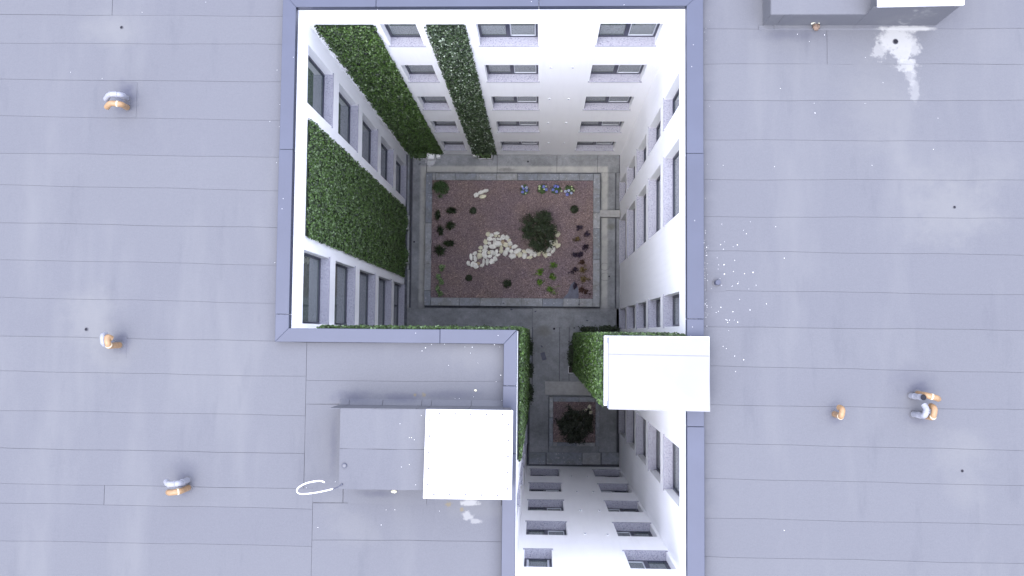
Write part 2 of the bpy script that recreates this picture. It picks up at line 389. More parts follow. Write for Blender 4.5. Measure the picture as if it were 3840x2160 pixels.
def window(P0, d, n, s0, s1, z0, z1, kind):
    rd = .20; fw = .055; F = MB(); dp = (rd, rd+.06)
    zb = z0+.012
    def fr(a, b_, c, e, dd=dp): obox(F, P0, d, n, a, b_, dd[0], dd[1], c, e)
    fr(s0, s0+fw, zb, z1); fr(s1-fw, s1, zb, z1); fr(s0+fw, s1-fw, zb, zb+fw); fr(s0+fw, s1-fw, z1-fw, z1)
    panes = []; S = None
    if kind.startswith('double'):
        a = s0+fw; b_ = s1-fw; mm = (a+b_)/2 - .01; mw = .05
        fr(mm-mw, mm+mw, zb+fw, z1-fw)
        panes = [(a, mm-mw), (mm+mw, b_)]
        k = 1 if kind == 'double' else 0
        S = MB(); p = panes[k]; q = .022
        for (x0_, x1_, y0_, y1_) in ((p[0], p[0]+q, zb+fw, z1-fw), (p[1]-q, p[1], zb+fw, z1-fw), (p[0]+q, p[1]-q, zb+fw, zb+fw+q)):
            obox(S, P0, d, n, x0_, x1_, rd+.012, rd+.05, y0_, y1_)
    elif kind == 'sash':
        panes = [(s0+fw, s1-fw)]; S = MB(); p = panes[0]; q = .045
        for (x0_, x1_) in ((p[0], p[0]+q), (p[1]-q, p[1])): obox(S, P0, d, n, x0_, x1_, rd+.012, rd+.05, zb+fw, z1-fw)
    elif kind == 'barred':
        mm = s0+(s1-s0)*.5; fr(mm-.03, mm+.03, zb+fw, z1-fw); panes = [(s0+fw, mm-.03), (mm+.03, s1-fw)]
    else: panes = [(s0+fw, s1-fw)]
    wo_ = F.build('window', M['frame'], bld)
    if S: S.build('sash', M['sash'], wo_)
    for a, b_ in panes:
        g_ = MB(); obox(g_, P0, d, n, a, b_, rd+.03, rd+.045, zb+fw, z1-fw); g_.build('pane', M['glass'], wo_)
    s_ = MB(); obox(s_, P0, d, n, s0+.003, s1-.003, -.028, rd+.055, z0-.03, z0+.010)
    obox(s_, P0, d, n, s0-.035, s0+.003, -.028, -.002, z0-.03, z0+.009); obox(s_, P0, d, n, s1-.003, s1+.035, -.028, -.002, z0-.03, z0+.009)
    s_.build('sill', M['granite'], wo_)

NH, WH = 1.46, 2.29
def col(s0, s1, h, kinds):
    out = []
    for i, z in enumerate(HEADS):
        k = kinds[i] if isinstance(kinds, (list, tuple)) else kinds
        a, b_ = s0, s1
        if isinstance(k, tuple): k, a, b_ = k
        out.append((a, b_, max(z-h, .05), z, k))
    return out
WALLS = []
# north wall (faces south): along +x from NW corner
n_op = col(1.616, 2.437, NH, 'single') + col(3.801, 5.208, NH, 'double') + col(6.614, 8.028, NH, 'double')
WALLS.append(((0, 0), (1, 0), (0, -1), W, n_op))
# west wall (faces east): along -y
w_op = col(.466, 1.80, WH, 'single') + col(5.140, 6.798, WH, ['single']*4+['barred'])
WALLS.append(((0, 0), (0, -1), (1, 0), L, w_op))
# wall under the roof strip, faces north (ivy clad)
WALLS.append(((0, -L), (1, 0), (0, 1), XM, []))
# wall of the narrow court facing east: ivy, then one column of windows
ya = atx(1944, 1800, XM)[0]; yb = atx(1944, 1897, XM)[0]
m_s0, m_s1 = -L-at(1950, 1795, 12.)[1], -L-at(1950, 1895, 12.)[1]
m_op = col(m_s0, m_s1, WH, 'single')
WALLS.append(((XM, -L), (0, -1), (1, 0), -LS-L, m_op))
# south wall faces north, along +x from XM
s_op = col(4.984-XM, 6.044-XM, NH+.02, [('sash', 4.984-XM, 5.62-XM), 'double', 'double', 'double', 'double']) + col(7.316-XM, 8.304-XM, NH+.02, 'doubleL')
WALLS.append(((XM, LS), (1, 0), (0, 1), W-XM, s_op))
# east wall faces west, along -y from NE corner
e4a = -atx(2495, 1655, W)[0]
e_op = col(1.103, 1.856, WH, 'single') + col(2.591, 4.269, WH, 'single') + col(6.015, 6.784, WH, 'single') + col(9.45, 10.742, WH, 'single')
WALLS.append(((W, 0), (0, -1), (-1, 0), -LS, e_op))
for P0, d, n, ln, ops in WALLS:
    wall(P0, d, n, ln, [o[:4] for o in ops])
    for o in ops: window(P0, d, n, *o)

# roof deck (dark bitumen base under the sheets) as a ring of boxes round the court, solid down to the ground
dk = MB(); z1 = ZR-.006
for T, za, zb_ in ((.36, -.3, 14.5), (WT+.002, 14.5, z1)):      # rooms below, roof slab above
    dk.box(XW, XE, T, YN, za, zb_)
    dk.box(XW, -T, YS, T, za, zb_); dk.box(W+T, XE, YS, T, za, zb_)
    dk.box(-T, XM-T, YS, -L-T, za, zb_); dk.box(XM-T, W+T, YS, LS-T, za, zb_)
roof = dk.build('roof', M['bitumen'], bld)

# coping panels: metal sheets laid end to end with mitred corners
inner = [(0, 0), (W, 0), (W, LS), (XM, LS), (XM, -L), (0, -L)]
def pan(poly, zt=H, nm='coping_panel'):
    MB().prism(poly, ZR-.02, zt).build(nm, M['coping'], bld, bevel=.008)
g_ = .004; o_ = .018   # overlap into the court
wW, wN, wE, wS1, wM = .27, .30, .33, .27, .27
def lerp(a, b_, t): return a+(b_-a)*t
# north run
xs = [0, at(1410, 10, H)[0], at(2021, 10, H)[0], W]
for i in range(3):
    a, b_ = xs[i], xs[i+1]
    A = a+g_ if i else a+o_; Bq = b_-g_ if i < 2 else b_-o_
    pan([(A, -o_), (Bq, -o_), (b_-g_ if i < 2 else W+wE, wN), (a+g_ if i else -wW, wN)])
ys = [0, at(1080, 560, H)[1], at(1070, 1178, H)[1], -L]
for i in range(3):
    a, b_ = ys[i], ys[i+1]
    k = (0, .006, 0)[i]
    pan([(o_, a-g_ if i else -o_-.003), (o_, b_+g_ if i < 2 else -L+o_+.003), (-wW-k, b_+g_ if i < 2 else -L-wS1), (-wW-k, a-g_ if i else wN)], H+k)
ys = [0, at(2600, 575, H)[1], at(2600, 1196, H)[1], at(2600, 1600, H)[1], LS]
for i in range(4):
    a, b_ = ys[i], ys[i+1]; k = (0, .004, .0, .005)[i]
    pan([(W-o_, a-g_ if i else -o_-.003), (W-o_, b_+g_ if i < 3 else LS+o_+.003), (W+wE+k, b_+g_ if i < 3 else LS-.3), (W+wE+k, a-g_ if i else wN)], H+k)
pan([(XM+.02+o_, LS+o_), (W-o_, LS+o_), (W+wE, LS-.3), (XM-wM, LS-.3)])
ym = [-L, at(1910, 1447, H)[1], at(1905, 1700, H)[1], LS]
for i in range(3):
    a, b_ = ym[i], ym[i+1]; k = (0, .006, 0.002)[i]
    pan([(XM+.004, a-g_ if i else -L+o_), (XM+.004, b_+g_ if i < 2 else LS+o_), (XM-wM-k, b_+g_ if i < 2 else LS-.3), (XM-wM-k, a-g_ if i else -L-wS1)], H+k)
xs = [0, at(1650, 1255, H)[0], XM]
for i in range(2):
    a, b_ = xs[i], xs[i+1]; k = (0, .006)[i]
    pan([(a+g_ if i else o_, -L+o_+k), (b_-g_ if i < 1 else XM+.001, -L+o_+k), (b_-g_ if i < 1 else XM-wM-.002, -L-wS1), (a+g_ if i else -wW, -L-wS1)], H+k)

# roof sheets: overlapping rolls of membrane; seams wander a little
def sheet(pA, pB, qA, qB, x0, x1, z=ZR, th=.008, gap=.005, parent=roof, step=.6, dir_='x', amp=.006):
    """strip between seam line p (north) and q (south), each given by two world points"""
    def line(A, Bp, x): return A[1]+(Bp[1]-A[1])*(x-A[0])/(Bp[0]-A[0])
    n = max(2, int(abs(x1-x0)/step)); top = []; bot = []
    for i in range(n+1):
        x = lerp(x0, x1, i/n)
        wob = lambda y: amp*(math.sin(x*1.7+y*3.1)+.6*math.sin(x*4.3+y*7.7)+.4*math.sin(x*9.1-y*2.2))
        yt = line(pA, pB, x); yb_ = line(qA, qB, x)
        top.append((x, yt+wob(round(yt))-gap/2)); bot.append((x, yb_+wob(round(yb_))+gap/2))
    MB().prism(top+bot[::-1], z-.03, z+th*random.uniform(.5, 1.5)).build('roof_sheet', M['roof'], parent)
def seams(rows, xl, xr):
    return [(at(xl*1.49068, a*1.49068, ZR), at(xr*1.49068, b_*1.49068, ZR)) for a, b_ in rows]
XC = -wW-.012
L_rows = [(-253, -244), (-160, -150), (-66, -57), (37, 41), (108.5, 112), (200, 206), (292, 303), (385, 396), (465, 480), (560, 573), (653, 667), (748, 763), (845, 859), (933, 946),
          (1032, 1044), (1127, 1140), (1216, 1228), (1265, 1278), (1360, 1372), (1455, 1468), (1550, 1562), (1645, 1657)]
ls = seams(L_rows, 0, 700)
xv = at(1148, 1400, ZR)[0]
for i in range(len(ls)-1):
    a, b_ = ls[i], ls[i+1]
    xr = XC if i < 12 else (xv if i < 16 else at(1172, 1900, ZR)[0])
    if i == 3-1+1:
        pass
    if i == 2:   # an end joint in the top strip
        xj = at(422, 20, ZR)[0]
        sheet(*a, *b_, XW, xj-.004); sheet(*a, *b_, xj+.004, xr); continue
    if i == 16:
        xj = at(392, 1850, ZR)[0]
        sheet(*a, *b_, XW, xj-.004); sheet(*a, *b_, xj+.004, xr); continue
    sheet(*a, *b_, XW, xr)
R_rows = [(-300, -305), (-207, -211), (-113, -116), (-18, -20), (73, 72), (161, 162), (253, 253), (352, 356), (452, 453), (545, 549), (631, 642), (730, 742), (822, 831), (920, 938),
          (1018, 1031), (1115, 1133), (1203, 1222), (1303, 1320), (1400, 1418), (1495, 1512), (1590, 1607), (1690, 1707)]
rs = seams(R_rows, 1775, 2576)
XCE = W+wE+.008
for i in range(len(rs)-1):
    a, b_ = rs[i], rs[i+1]
    if i == 4:
        xj = at(3101, 180, ZR)[0]
        sheet(*a, *b_, XCE, xj-.004); sheet(*a, *b_, xj+.004, XE); continue
    sheet(*a, *b_, XCE, XE)
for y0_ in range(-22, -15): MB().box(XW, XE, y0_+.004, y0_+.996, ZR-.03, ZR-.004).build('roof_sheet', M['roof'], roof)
# strips north of the court between the two
for i in range(4):
    y0 = WT; MB
yy = [wN+.01, 1.1, 2.0, 2.9, 3.8, 4.7, 5.6, 6.5, 7.4, 8.3, 9.0]
for i in range(len(yy)-1):
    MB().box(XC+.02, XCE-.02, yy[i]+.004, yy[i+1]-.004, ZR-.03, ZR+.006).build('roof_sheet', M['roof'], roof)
# middle wing
xa = xv+.008; xb = XM-wM-.012; yS1 = -L-wS1-.006
m1 = seams([(958, 960), (1016, 1018), (1264, 1270), (1357, 1362), (1452, 1457), (1548, 1552), (1643, 1648)], 775, 1260)
sheet((xa, yS1), (xb, yS1), *m1[0], xa, xb); sheet(*m1[0], *m1[1], xa, xb)
xv2 = at(1172, 1900, ZR)[0]+.008
for i in range(2, 6): sheet(*m1[i], *m1[i+1], xv2, xb if m1[i][0][1] > LS-.4 else XCE-.02)
MB().box(xa, at(1290, 1600, ZR)[0], m1[2][0][1]+.01, m1[1][0][1]-.008, ZR-.03, ZR+.004).build('roof_sheet', M['roof'], roof)
MB().box(XM-wM+.01, XCE-.02, m1[5][1][1]+.03, LS-.305, ZR-.03, ZR+.005).build('roof_sheet', M['roof'], roof)
# flashing patches around pipes
def patch(u0, v0, u1, v1, name='flashing_patch', th=.013):
    x0, y0 = at(u0, v1, ZR); x1, y1 = at(u1, v0, ZR)
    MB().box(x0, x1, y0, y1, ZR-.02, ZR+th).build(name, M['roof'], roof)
patch(430, 310, 515, 442); patch(398, 1262, 477, 1345); patch(2649, 1022, 2721, 1092); patch(3410, 1490, 3480, 1555)
patch(1780, 1445, 1800, 1500, th=.011)

# raised block in the middle wing
ZB = 16.12
bx0 = at(1275, 1600, ZB)[0]; bx1 = XM-.10; by1 = at(1400, 1534, ZB)[1]; by0 = at(1400, 1836, ZB)[1]
blk = MB().box(bx0, bx1, by0, by1, ZR-.02, ZB-.01).build('raised_block', M['bitumen'], bld)
ymid = at(1400, 1684, ZB)[1]
for (x0, x1, y0, y1) in ((bx0, bx1, ymid+.004, by1), (bx0, bx1, by0, ymid-.004)):
    n = 14; poly = [(lerp(x0, x1, i/n), y1+.004*math.sin(i*1.3)) for i in range(n+1)] + [(lerp(x1, x0, i/n), y0+.004*math.sin(i*1.9)) for i in range(n+1)]
    MB().prism(poly, ZB-.03, ZB).build('roof_sheet', M['roof'], blk)
# cladding of the north and west faces and the sloped skirt with its joints
jx = [at(u, 1512, ZR)[0] for u in (1275, 1312, 1437, 1583, 1619, 1768, 1890)]
for i in range(len(jx)-1):
    x0, x1 = jx[i]+.004, jx[i+1]-.004
    MB().box(x0, x1, by1, by1+.012, ZR, ZB+.002).build('cladding_sheet', M['roof'], blk)
    s_ = MB(); yk = by1+.14
    s_.v += [(x0, yk, ZR+.006), (x1, yk, ZR+.006), (x1, by1+.013, ZR+.09), (x0, by1+.013, ZR+.09), (x0, yk, ZR-.02), (x1, yk, ZR-.02), (x1, by1+.013, ZR-.02), (x0, by1+.013, ZR-.02)]
    s_.f += [(0, 1, 2, 3), (7, 6, 5, 4), (0, 4, 5, 1), (1, 5, 6, 2), (3, 2, 6, 7), (0, 3, 7, 4)]
    s_.build('skirt_strip', M['roof'], blk)
for (x0, x1) in ((bx0, at(1600, 1850, ZR)[0]), (at(1600, 1850, ZR)[0]+.006, bx1-.2)):
    MB().box(x0, x1, m1[2][0][1]-.004, by0-.001, ZR-.02, ZR+.018).build('skirt_strip', M['roof'], blk)
MB().box(bx0-.10, bx0-.001, m1[2][0][1]+.012, by1+.14, ZR-.02, ZR+.014).build('skirt_strip', M['roof'], blk)

# white screwed lid over the east end of the block
ZL = 16.30
lid = empty('shaft_cover', (at(1757, 1705, ZL)[0], at(1757, 1705, ZL)[1], ZB), 'flat white square cover with screws around its rim on the raised block', 'cover')
cn = [at(1597, 1534, ZL), at(1924, 1538.5, ZL), at(1919, 1875, ZL), at(1586, 1870.5, ZL)]
cx_, cy_ = sum(p[0] for p in cn)/4, sum(p[1] for p in cn)/4
MB().prism(cn, ZL-.05, ZL).build('lid', M['whitemetal'], lid, bevel=.012)
MB().prism([(cx_+(p[0]-cx_)*.93, cy_+(p[1]-cy_)*.93) for p in cn], ZR, ZL-.05).build('upstand', M['whitemetal'], lid)
scr0 = None
for (a, b_, k) in ((0, 1, 5), (1, 2, 5), (2, 3, 5), (3, 0, 5)):
    for i in range(k):
        t = (i+.6)/k
        px = lerp(cn[a][0], cn[b_][0], t); py = lerp(cn[a][1], cn[b_][1], t)
        px = cx_+(px-cx_)*.90; py = cy_+(py-cy_)*.90
        if scr0 is None:
            s_ = MB(); s_.cyl(0, 0, 0, .006, .022, .018, 12); s_.cyl(0, 0, .006, .014, .010, .007, 6)
            scr0 = s_.build('screw', M['screw'], lid, smooth=False); scr0.matrix_parent_inverse = Matrix(); scr0.location = (px-lid.location.x, py-lid.location.y, ZL-lid.location.z)
        else:
            q = scr0.copy(); COL.objects.link(q); q.parent = lid; q.location = (px-lid.location.x, py-lid.location.y, ZL-lid.location.z)

# raised block at the north east with its white cap
zb1, zb2 = 15.86, 16.27
ax0, ay0 = at(2892, 54, zb1); ax1 = at(3266, 54, zb1)[0]
ax2 = at(3578, 26, zb2)[0]; ay0b = at(3400, 94, ZR)[1]
blk2 = MB().box(ax0, ax2, ay0b, ay0b+4, ZR-.02, zb1-.012).build('raised_block', M['bitumen'], bld)
MB().box(ax0-.004, ax1, ay0b-.004, ay0b+4, zb1-.012, zb1).build('roof_sheet', M['roof'], blk2)
MB().box(ax1, ax2, ay0b+.001, ay0b+4, zb1-.012, zb2).build('upper_box', M['roof'], blk2)
jx = [ax0-.012, at(2910, 94, ZR)[0], at(3205, 94, ZR)[0], at(3506, 94, ZR)[0]+.01]
for i in range(3):
    MB().box(jx[i]+.003, jx[i+1]-.003, ay0b-.012, ay0b, ZR, (zb1 if i < 2 else zb2)).build('cladding_sheet', M['roof'], blk2)
MB().box(ax0-.012, ax0, ay0b, ay0b+4, ZR, zb1).build('cladding_sheet', M['roof'], blk2)
x0_ = ax0-.10
for i, (a, b_) in enumerate(((2845, 2901), (2902, 3200), (3201, 3500))):
    xa_, xb_ = at(a, 110, ZR)[0], at(b_, 110, ZR)[0]
    s_ = MB(); y1_ = ay0b-.012; y0_ = ay0b-.13
    s_.prism([(xa_, y0_), (xb_, y0_), (xb_, y1_), (xa_, y1_)], ZR-.01, ZR+.03, [(xa_, y0_+.05), (xb_, y0_+.05), (xb_, y1_), (xa_, y1_)])
    s_.build('skirt_strip', M['roof'], blk2)
zc = 16.40
cap = empty('sheet_metal_cover', (at(3450, 10, zc)[0], ay0b+.8, zb2), 'white sheet-metal cap on the raised block at the top edge of the photo', 'cap')
c0 = at(3292, 25, zc); c1 = at(3618, 18, zc)
MB().prism([c0, c1, (c1[0]+.02, c1[1]+1.8), (c0[0]+.02, c0[1]+1.8)], zc-.06, zc).build('lid', M['whitemetal'], cap, bevel=.01)
MB().box(c0[0]+.08, c1[0]-.2, c0[1]+.10, c0[1]+1.7, zb2, zc-.06).build('upstand', M['whitemetal'], cap)

# ------------------------------------------------------------------ ivy-clad shaft on the east wall
ZRIM, ZPL = 15.75, 15.93
r0 = at(2266, 1258.5, ZRIM); r1 = at(2264, 1521.5, ZRIM)
shaft = empty('service_shaft', (7.2, -8, 0), 'tall square shaft with white metal cap against the right courtyard wall', 'shaft')
sx0 = (r0[0]+r1[0])/2; sy1 = r0[1]; sy0 = r1[1]; sx1 = W-.002
MB().box(sx0+.03, sx1, sy0+.03, sy1-.03, -.02, ZRIM-.05).build('wall', M['plaster'], shaft)
MB().prism([(sx0, sy0), (W+wE+.05, sy0), (W+wE+.05, sy1), (sx0, sy1)], H+.012, ZRIM).build('cap_rim', M['whitemetal'], shaft, bevel=.008)
pl = [at(2282.8, 1265, ZPL), at(2663.7, 1272.5, ZPL), at(2663, 1544, ZPL), at(2282, 1535, ZPL)]
# two very slightly folded plates meeting on the diagonal
pc = MB()
zz = [ZPL+.004, ZPL-.13, ZPL+.002, ZPL+.0]
pc.v += [(p[0], p[1], z) for p, z in zip(pl, zz)] + [(p[0], p[1], ZPL-.165) for p in pl]
pc.f += [(0, 2, 1), (0, 3, 2), (4, 5, 6, 7), (0, 1, 5, 4), (1, 2, 6, 5), (2, 3, 7, 6), (3, 0, 4, 7)]
pc.build('cap_plate', M['capmetal'], shaft)
ins = [((pl[0][0]*.98+pl[2][0]*.02), 0)]
MB().prism([(pl[0][0]+.05, pl[0][1]-.05), (pl[1][0]-.05, pl[1][1]-.05), (pl[2][0]-.05, pl[2][1]+.05), (pl[3][0]+.05, pl[3][1]+.05)], ZRIM, ZPL-.166).build('cap_frame', M['whitemetal'], shaft)
p3 = [Vector((*p, z)) for p, z in zip(pl, zz)]
A_ = p3[0].lerp(p3[3], .235); C_ = p3[0].lerp(p3[2], .235); B_ = p3[1].lerp(p3[2], .235); up_ = Vector((0, 0, .003)); wd_ = Vector((0, .007, 0))
sm_ = MB()
for a, b_ in ((A_, C_), (C_, B_)): sm_.quad(a-wd_+up_, b_-wd_+up_, b_+wd_+up_, a+wd_+up_)
sm_.build('plate_seam', M['seam'], shaft)
for v0, v1 in ((1266, 1287), (1504, 1530)):
    a = at(2278, v0, ZPL-.08); b_ = at(2282, v1, ZPL-.08)
    MB().box(a[0], b_[0]+.01, b_[1], a[1], ZRIM, ZPL-.06).build('bracket', M['bracket'], shaft)

# ------------------------------------------------------------------ ivy panels
def leaves(mb, pts, dirs, size, fold=.25, var=.35):
    """pts: positions, dirs: (normal) ; each leaf = folded kite of 4 triangles"""
    for p, nrm in zip(pts, dirs):
        s = size*random.uniform(1-var, 1+var)
        n = Vector(nrm)+Vector((random.gauss(0, .45), random.gauss(0, .45), random.gauss(0, .45))); n.normalize()
        t = n.orthogonal().normalized(); a = random.uniform(0, 6.283)
        t = t*math.cos(a)+n.cross(t)*math.sin(a); q = n.cross(t); p = Vector(p); k = len(mb.v)
        mb.v += [tuple(p-t*s*.5), tuple(p+q*s*.42-t*s*.1+n*s*fold*.5), tuple(p+t*s*.55-n*s*.12), tuple(p-q*s*.42-t*s*.1+n*s*fold*.5), tuple(p+t*s*.02)]
        mb.f += [(k, k+4, k+1), (k+1, k+4, k+2), (k+2, k+4, k+3), (k+3, k+4, k)]
        tn = random.random(); mb.c += [tn]*5
def green_wall(P0, d, n, s0, s1, z0, z1, label, mat='ivy', dens=880, size=.052, fringe=.03):
    P = Vector((*P0, 0)); d3 = Vector((*d, 0)); n3 = Vector((*n, 0))
    c = P+d3*((s0+s1)/2)
    th = empty('green_wall', (c.x, c.y, z0), label, 'green wall')
    bk = MB(); obox(bk, P0, d, n, s0+.01, s1-.01, -.03, -.004, z0+.01, z1-.01); bk.build('backing_mesh', M['ivyback'], th)
    mb = MB(); cnt = int((s1-s0)*(z1-z0)*dens); pts = []; dr = []
    for i in range(cnt):
        rag = fringe*(.5+.7*abs(math.sin(i*.0137)*math.sin(i*.071))); s = random.uniform(s0-rag, s1+rag); z = random.uniform(z0-rag*1.5, z1+fringe*.3)
        dep = .035+.05*random.random()**1.5+.025*(math.sin(s*9)*math.sin(z*7))
        q = P+d3*s+n3*max(.03, dep); pts.append((q.x, q.y, z)); dr.append(tuple(n3*1.0+Vector((0, 0, .55))))
    leaves(mb, pts, dr, size)
    f = mb.build('foliage', M[mat], th); f['kind'] = 'stuff'
    return th
zt = HEADS[0]
a = aty(1179, 88, 0); b_ = aty(1400, 89.7, 0)
green_wall((0, 0), (1, 0), (0, -1), a[0], b_[0], .30, zt, 'wide ivy strip at the left end of the far white wall')
a = aty(1595.6, 90.5, 0); b_ = aty(1742.5, 90.5, 0)
green_wall((0, 0), (1, 0), (0, -1), a[0], b_[0], .22, zt, 'narrow silvery ivy strip between two window columns of the far wall', 'ivy_grey')
a = atx(1152.6, 446, 0)[0]; b_ = atx(1142.4, 885, 0)[0]
green_wall((0, 0), (0, -1), (1, 0), -a, -b_, .25, zt-.05, 'broad ivy panel between the window columns of the left courtyard wall')
a = atx(1153.5, 1231, .0)
green_wall((0, -L), (1, 0), (0, 1), .35, XM+.06, .3, zt, 'ivy cladding seen edge-on below the metal edge of the lower left roof', dens=600)
ye = -L-atx(1936, 1741, XM)[0]
green_wall((XM, -L), (0, -1), (1, 0), -.05, ye, .3, zt, 'ivy cladding on the left side of the narrow passage')
green_wall((sx0+.03, sy1-.03), (0, -1), (-1, 0), 0, sy1-sy0-.06, .12, ZRIM-.12, 'ivy cladding on the passage side of the white-capped shaft', fringe=.05)
green_wall((sx0+.03, sy1-.03), (1, 0), (0, 1), -.05, sx1-sx0-.06, .12, H-.2, 'ivy cladding on the far side of the white-capped shaft', dens=650)

# ------------------------------------------------------------------ courtyard floor
flo = MB().box(-.2, W+.2, LS-.2, .2, -.3, -.035).build('courtyard_floor', M['joint']); tag(flo, kind='structure')
def slab(u0, v0, u1, v1, z=0., m_='concrete', nm='paving_slab', th=.06, parent=flo, off=.0):
    x0, y0 = at(u0, v1, z); x1, y1 = at(u1, v0, z)
    MB().box(x0, x1, y0, y1, z-th, z+off).build(nm, M[m_], parent, bevel=.006)
for r_ in ((1541, 580, 1600, 1156.6),
           (1601, 580, 1864, 648), (1864.8, 580, 2088, 648), (2088.8, 580, 2240, 648), (2240.8, 580, 2322, 647.6),
           (2250, 648.6, 2307, 1156.6), (2311, 648.6, 2325, 786), (2311, 812, 2325, 1240),
           (1526, 1157.4, 1996.4, 1226), (1997, 1157.4, 2322, 1226),
           (1997, 1227, 2098, 1452.8), (2098.8, 1227, 2134, 1452.8), (2134.8, 1227, 2330, 1452.8), (2135, 1453.6, 2305, 1482.4),
           (1992, 1453.6, 2134.2, 1482.4), (1985, 1483.2, 2057.4, 1696), (2058, 1483.2, 2245.6, 1696), (2246.2, 1483.2, 2312, 1696)):
    slab(*r_)
slab(1973, 1231, 1994.5, 1284, nm='edge_slab', m_='kerb', z=.0); slab(1973, 1286, 1994.5, 1363, nm='edge_slab', m_='kerb'); slab(1973, 1365, 1994.5, 1443, nm='edge_slab', m_='kerb')
slab(1526, 580, 1536, 806, nm='edge_slab', m_='kerb'); slab(1526, 808, 1536, 1010, nm='edge_slab', m_='kerb'); slab(1526, 1012, 1536, 1156, nm='edge_slab', m_='kerb'); slab(1537, 580, 1540, 1156, nm='drain_channel', m_='wetdark', z=-.02); slab(2308, 649, 2310.5, 1240, nm='drain_channel', m_='wetdark', z=-.02)
slab(2313, 1483, 2326, 1741, nm='drain_channel', m_='wetdark', z=-.02); slab(1972, 1445, 1983, 1741, nm='drain_channel', m_='wetdark', z=-.02)
slab(1984, 1742, 2322, 1750, nm='drain_channel', m_='wetdark', z=-.02); slab(1526, 1226.6, 1996, 1228.6, nm='drain_channel', m_='wetdark', z=-.02)
for u0, u1 in ((1984, 2046), (2050, 2182), (2184, 2252), (2257, 2322)): slab(u0, 1698, u1, 1741, nm='edge_slab', m_='kerb', z=-.01)
for u0, u1 in ((1530, 1650), (1652, 1780), (1782, 1905), (1907, 1974)): slab(u0, 1229, u1, 1250, nm='edge_slab', m_='kerb', z=-.005)
slab(2043.6, 1431.6, 2216, 1480, z=.035, m_='palegreypatch', nm='pale_slab', off=0)
gt = MB(); cxx, cyy = at(2038, 1336, .012); a_ = rad(17)
pts = [(-.085, -.15), (.085, -.15), (.085, .15), (-.085, .15)]
pts = [(cxx+p[0]*math.cos(a_)-p[1]*math.sin(a_), cyy+p[0]*math.sin(a_)+p[1]*math.cos(a_)) for p in pts]
gt.prism(pts, .001, .02)
tag(gt.build('loose_tile', M['slate']), 'small dark rectangular tile lying in the passage', 'tile')
# concrete step between bed and right wall
rmp = MB(); x0, y0 = at(2249.5, 813, .3); x1 = W; y1 = at(2249.5, 787, .3)[1]
rmp.box(x0, x1-.01, y0, y1, -.02, .28); tag(rmp.build('concrete_beam', M['palegreypatch'], bevel=.01), 'pale concrete beam joining the big bed to the right wall', 'beam')

# ------------------------------------------------------------------ planting beds
def bed(u, label, joints, zk=.30, zg=.25, origin=None):
    """u: outer l,t,r,b and inner l,t,r,b in photo points; joints: lists for top,bottom,left,right"""
    ol, ot, orr, ob, il, it, ir, ib = u
    X0, Y1 = at(ol, ot, zk); X1, Y0 = at(orr, ob, zk); x0, y1 = at(il, it, zk); x1, y0 = at(ir, ib, zk)
    th = empty('planting_bed', ((X0+X1)/2, (Y0+Y1)/2, 0), label, 'planting bed')
    g = .005
    def st(a, b_, c, d_): MB().box(a+g, b_-g, c+g, d_-g, -.02, zk+random.uniform(-.006, .006)).build('kerb_stone', M['kerb'], th, bevel=.008)
    tx = [x0]+[at(q, ot, zk)[0] for q in joints[0]]+[x1]
    for a, b_ in zip(tx[:-1], tx[1:]): st(a, b_, y1, Y1)
    tx = [x0]+[at(q, ob, zk)[0] for q in joints[1]]+[x1]
    for a, b_ in zip(tx[:-1], tx[1:]): st(a, b_, Y0, y0)
    ty = [Y0]+[at(ol, q, zk)[1] for q in joints[2]][::-1]+[Y1]
    for a, b_ in zip(ty[:-1], ty[1:]): st(X0, x0, a, b_)
    ty = [Y0]+[at(orr, q, zk)[1] for q in joints[3]][::-1]+[Y1]
    for a, b_ in zip(ty[:-1], ty[1:]): st(x1, X1, a, b_)
    MB().box(x0, x1, y0, y1, -.02, .1).build('soil_fill', M['soil'], th)
    # gravel: bumpy sheet plus loose pieces
    nx, ny = int((x1-x0)/.05), int((y1-y0)/.05); g_ = MB()
    for j in range(ny+1):
        for i in range(nx+1):
            g_.v.append((lerp(x0, x1, i/nx), lerp(y0, y1, j/ny), zg+random.uniform(-.006, .008)+.012*math.sin(i*.23)*math.cos(j*.19)))
    for j in range(ny):
        for i in range(nx):
            k = j*(nx+1)+i; g_.f.append((k, k+1, k+nx+2, k+nx+1))
    go = g_.build('gravel', M['gravel'], smooth=True); tag(go, 'reddish gravel filling '+('the small bed' if nx < 40 else 'the big bed'), 'gravel', kind='stuff')
    pc = MB(); cnt = int((x1-x0)*(y1-y0)*900)
    for i in range(cnt):
        x, y = random.uniform(x0+.01, x1-.01), random.uniform(y0+.01, y1-.01); r = random.uniform(.007, .016); k = len(pc.v); z = zg+.006
        a = random.uniform(0, 6.28); c, s = math.cos(a)*r, math.sin(a)*r
        pc.v += [(x+c, y+s, z), (x-s*.8, y+c*.8, z), (x-c, y-s, z), (x+s*.8, y-c*.8, z), (x+c*.2, y+s*.2, z+r*random.uniform(.6, 1.1))]
        pc.f += [(k, k+1, k+4), (k+1, k+2, k+4), (k+2, k+3, k+4), (k+3, k, k+4)]; pc.c += [random.random()]*5
    pc.build('gravel_pieces', M['gravelpiece'], go)['kind'] = 'stuff'
    return th
S5 = lambda x, y: (1560+x*.4141, 600+y*.4141)
bed((1597, 649, 2249, 1151, 1621, 675, 2223, 1120), 'large rectangular planting bed of grey kerb stones in the main courtyard',
    ([S5(q, 0)[0] for q in (178, 355, 545, 732, 917, 1103, 1295, 1478)], [S5(q, 0)[0] for q in (393, 580, 770, 957, 1145, 1332, 1480)],
     [S5(0, q)[1] for q in (300, 570, 935, 1180)], [S5(0, q)[1] for q in (315, 480, 620, 900, 1140)]))
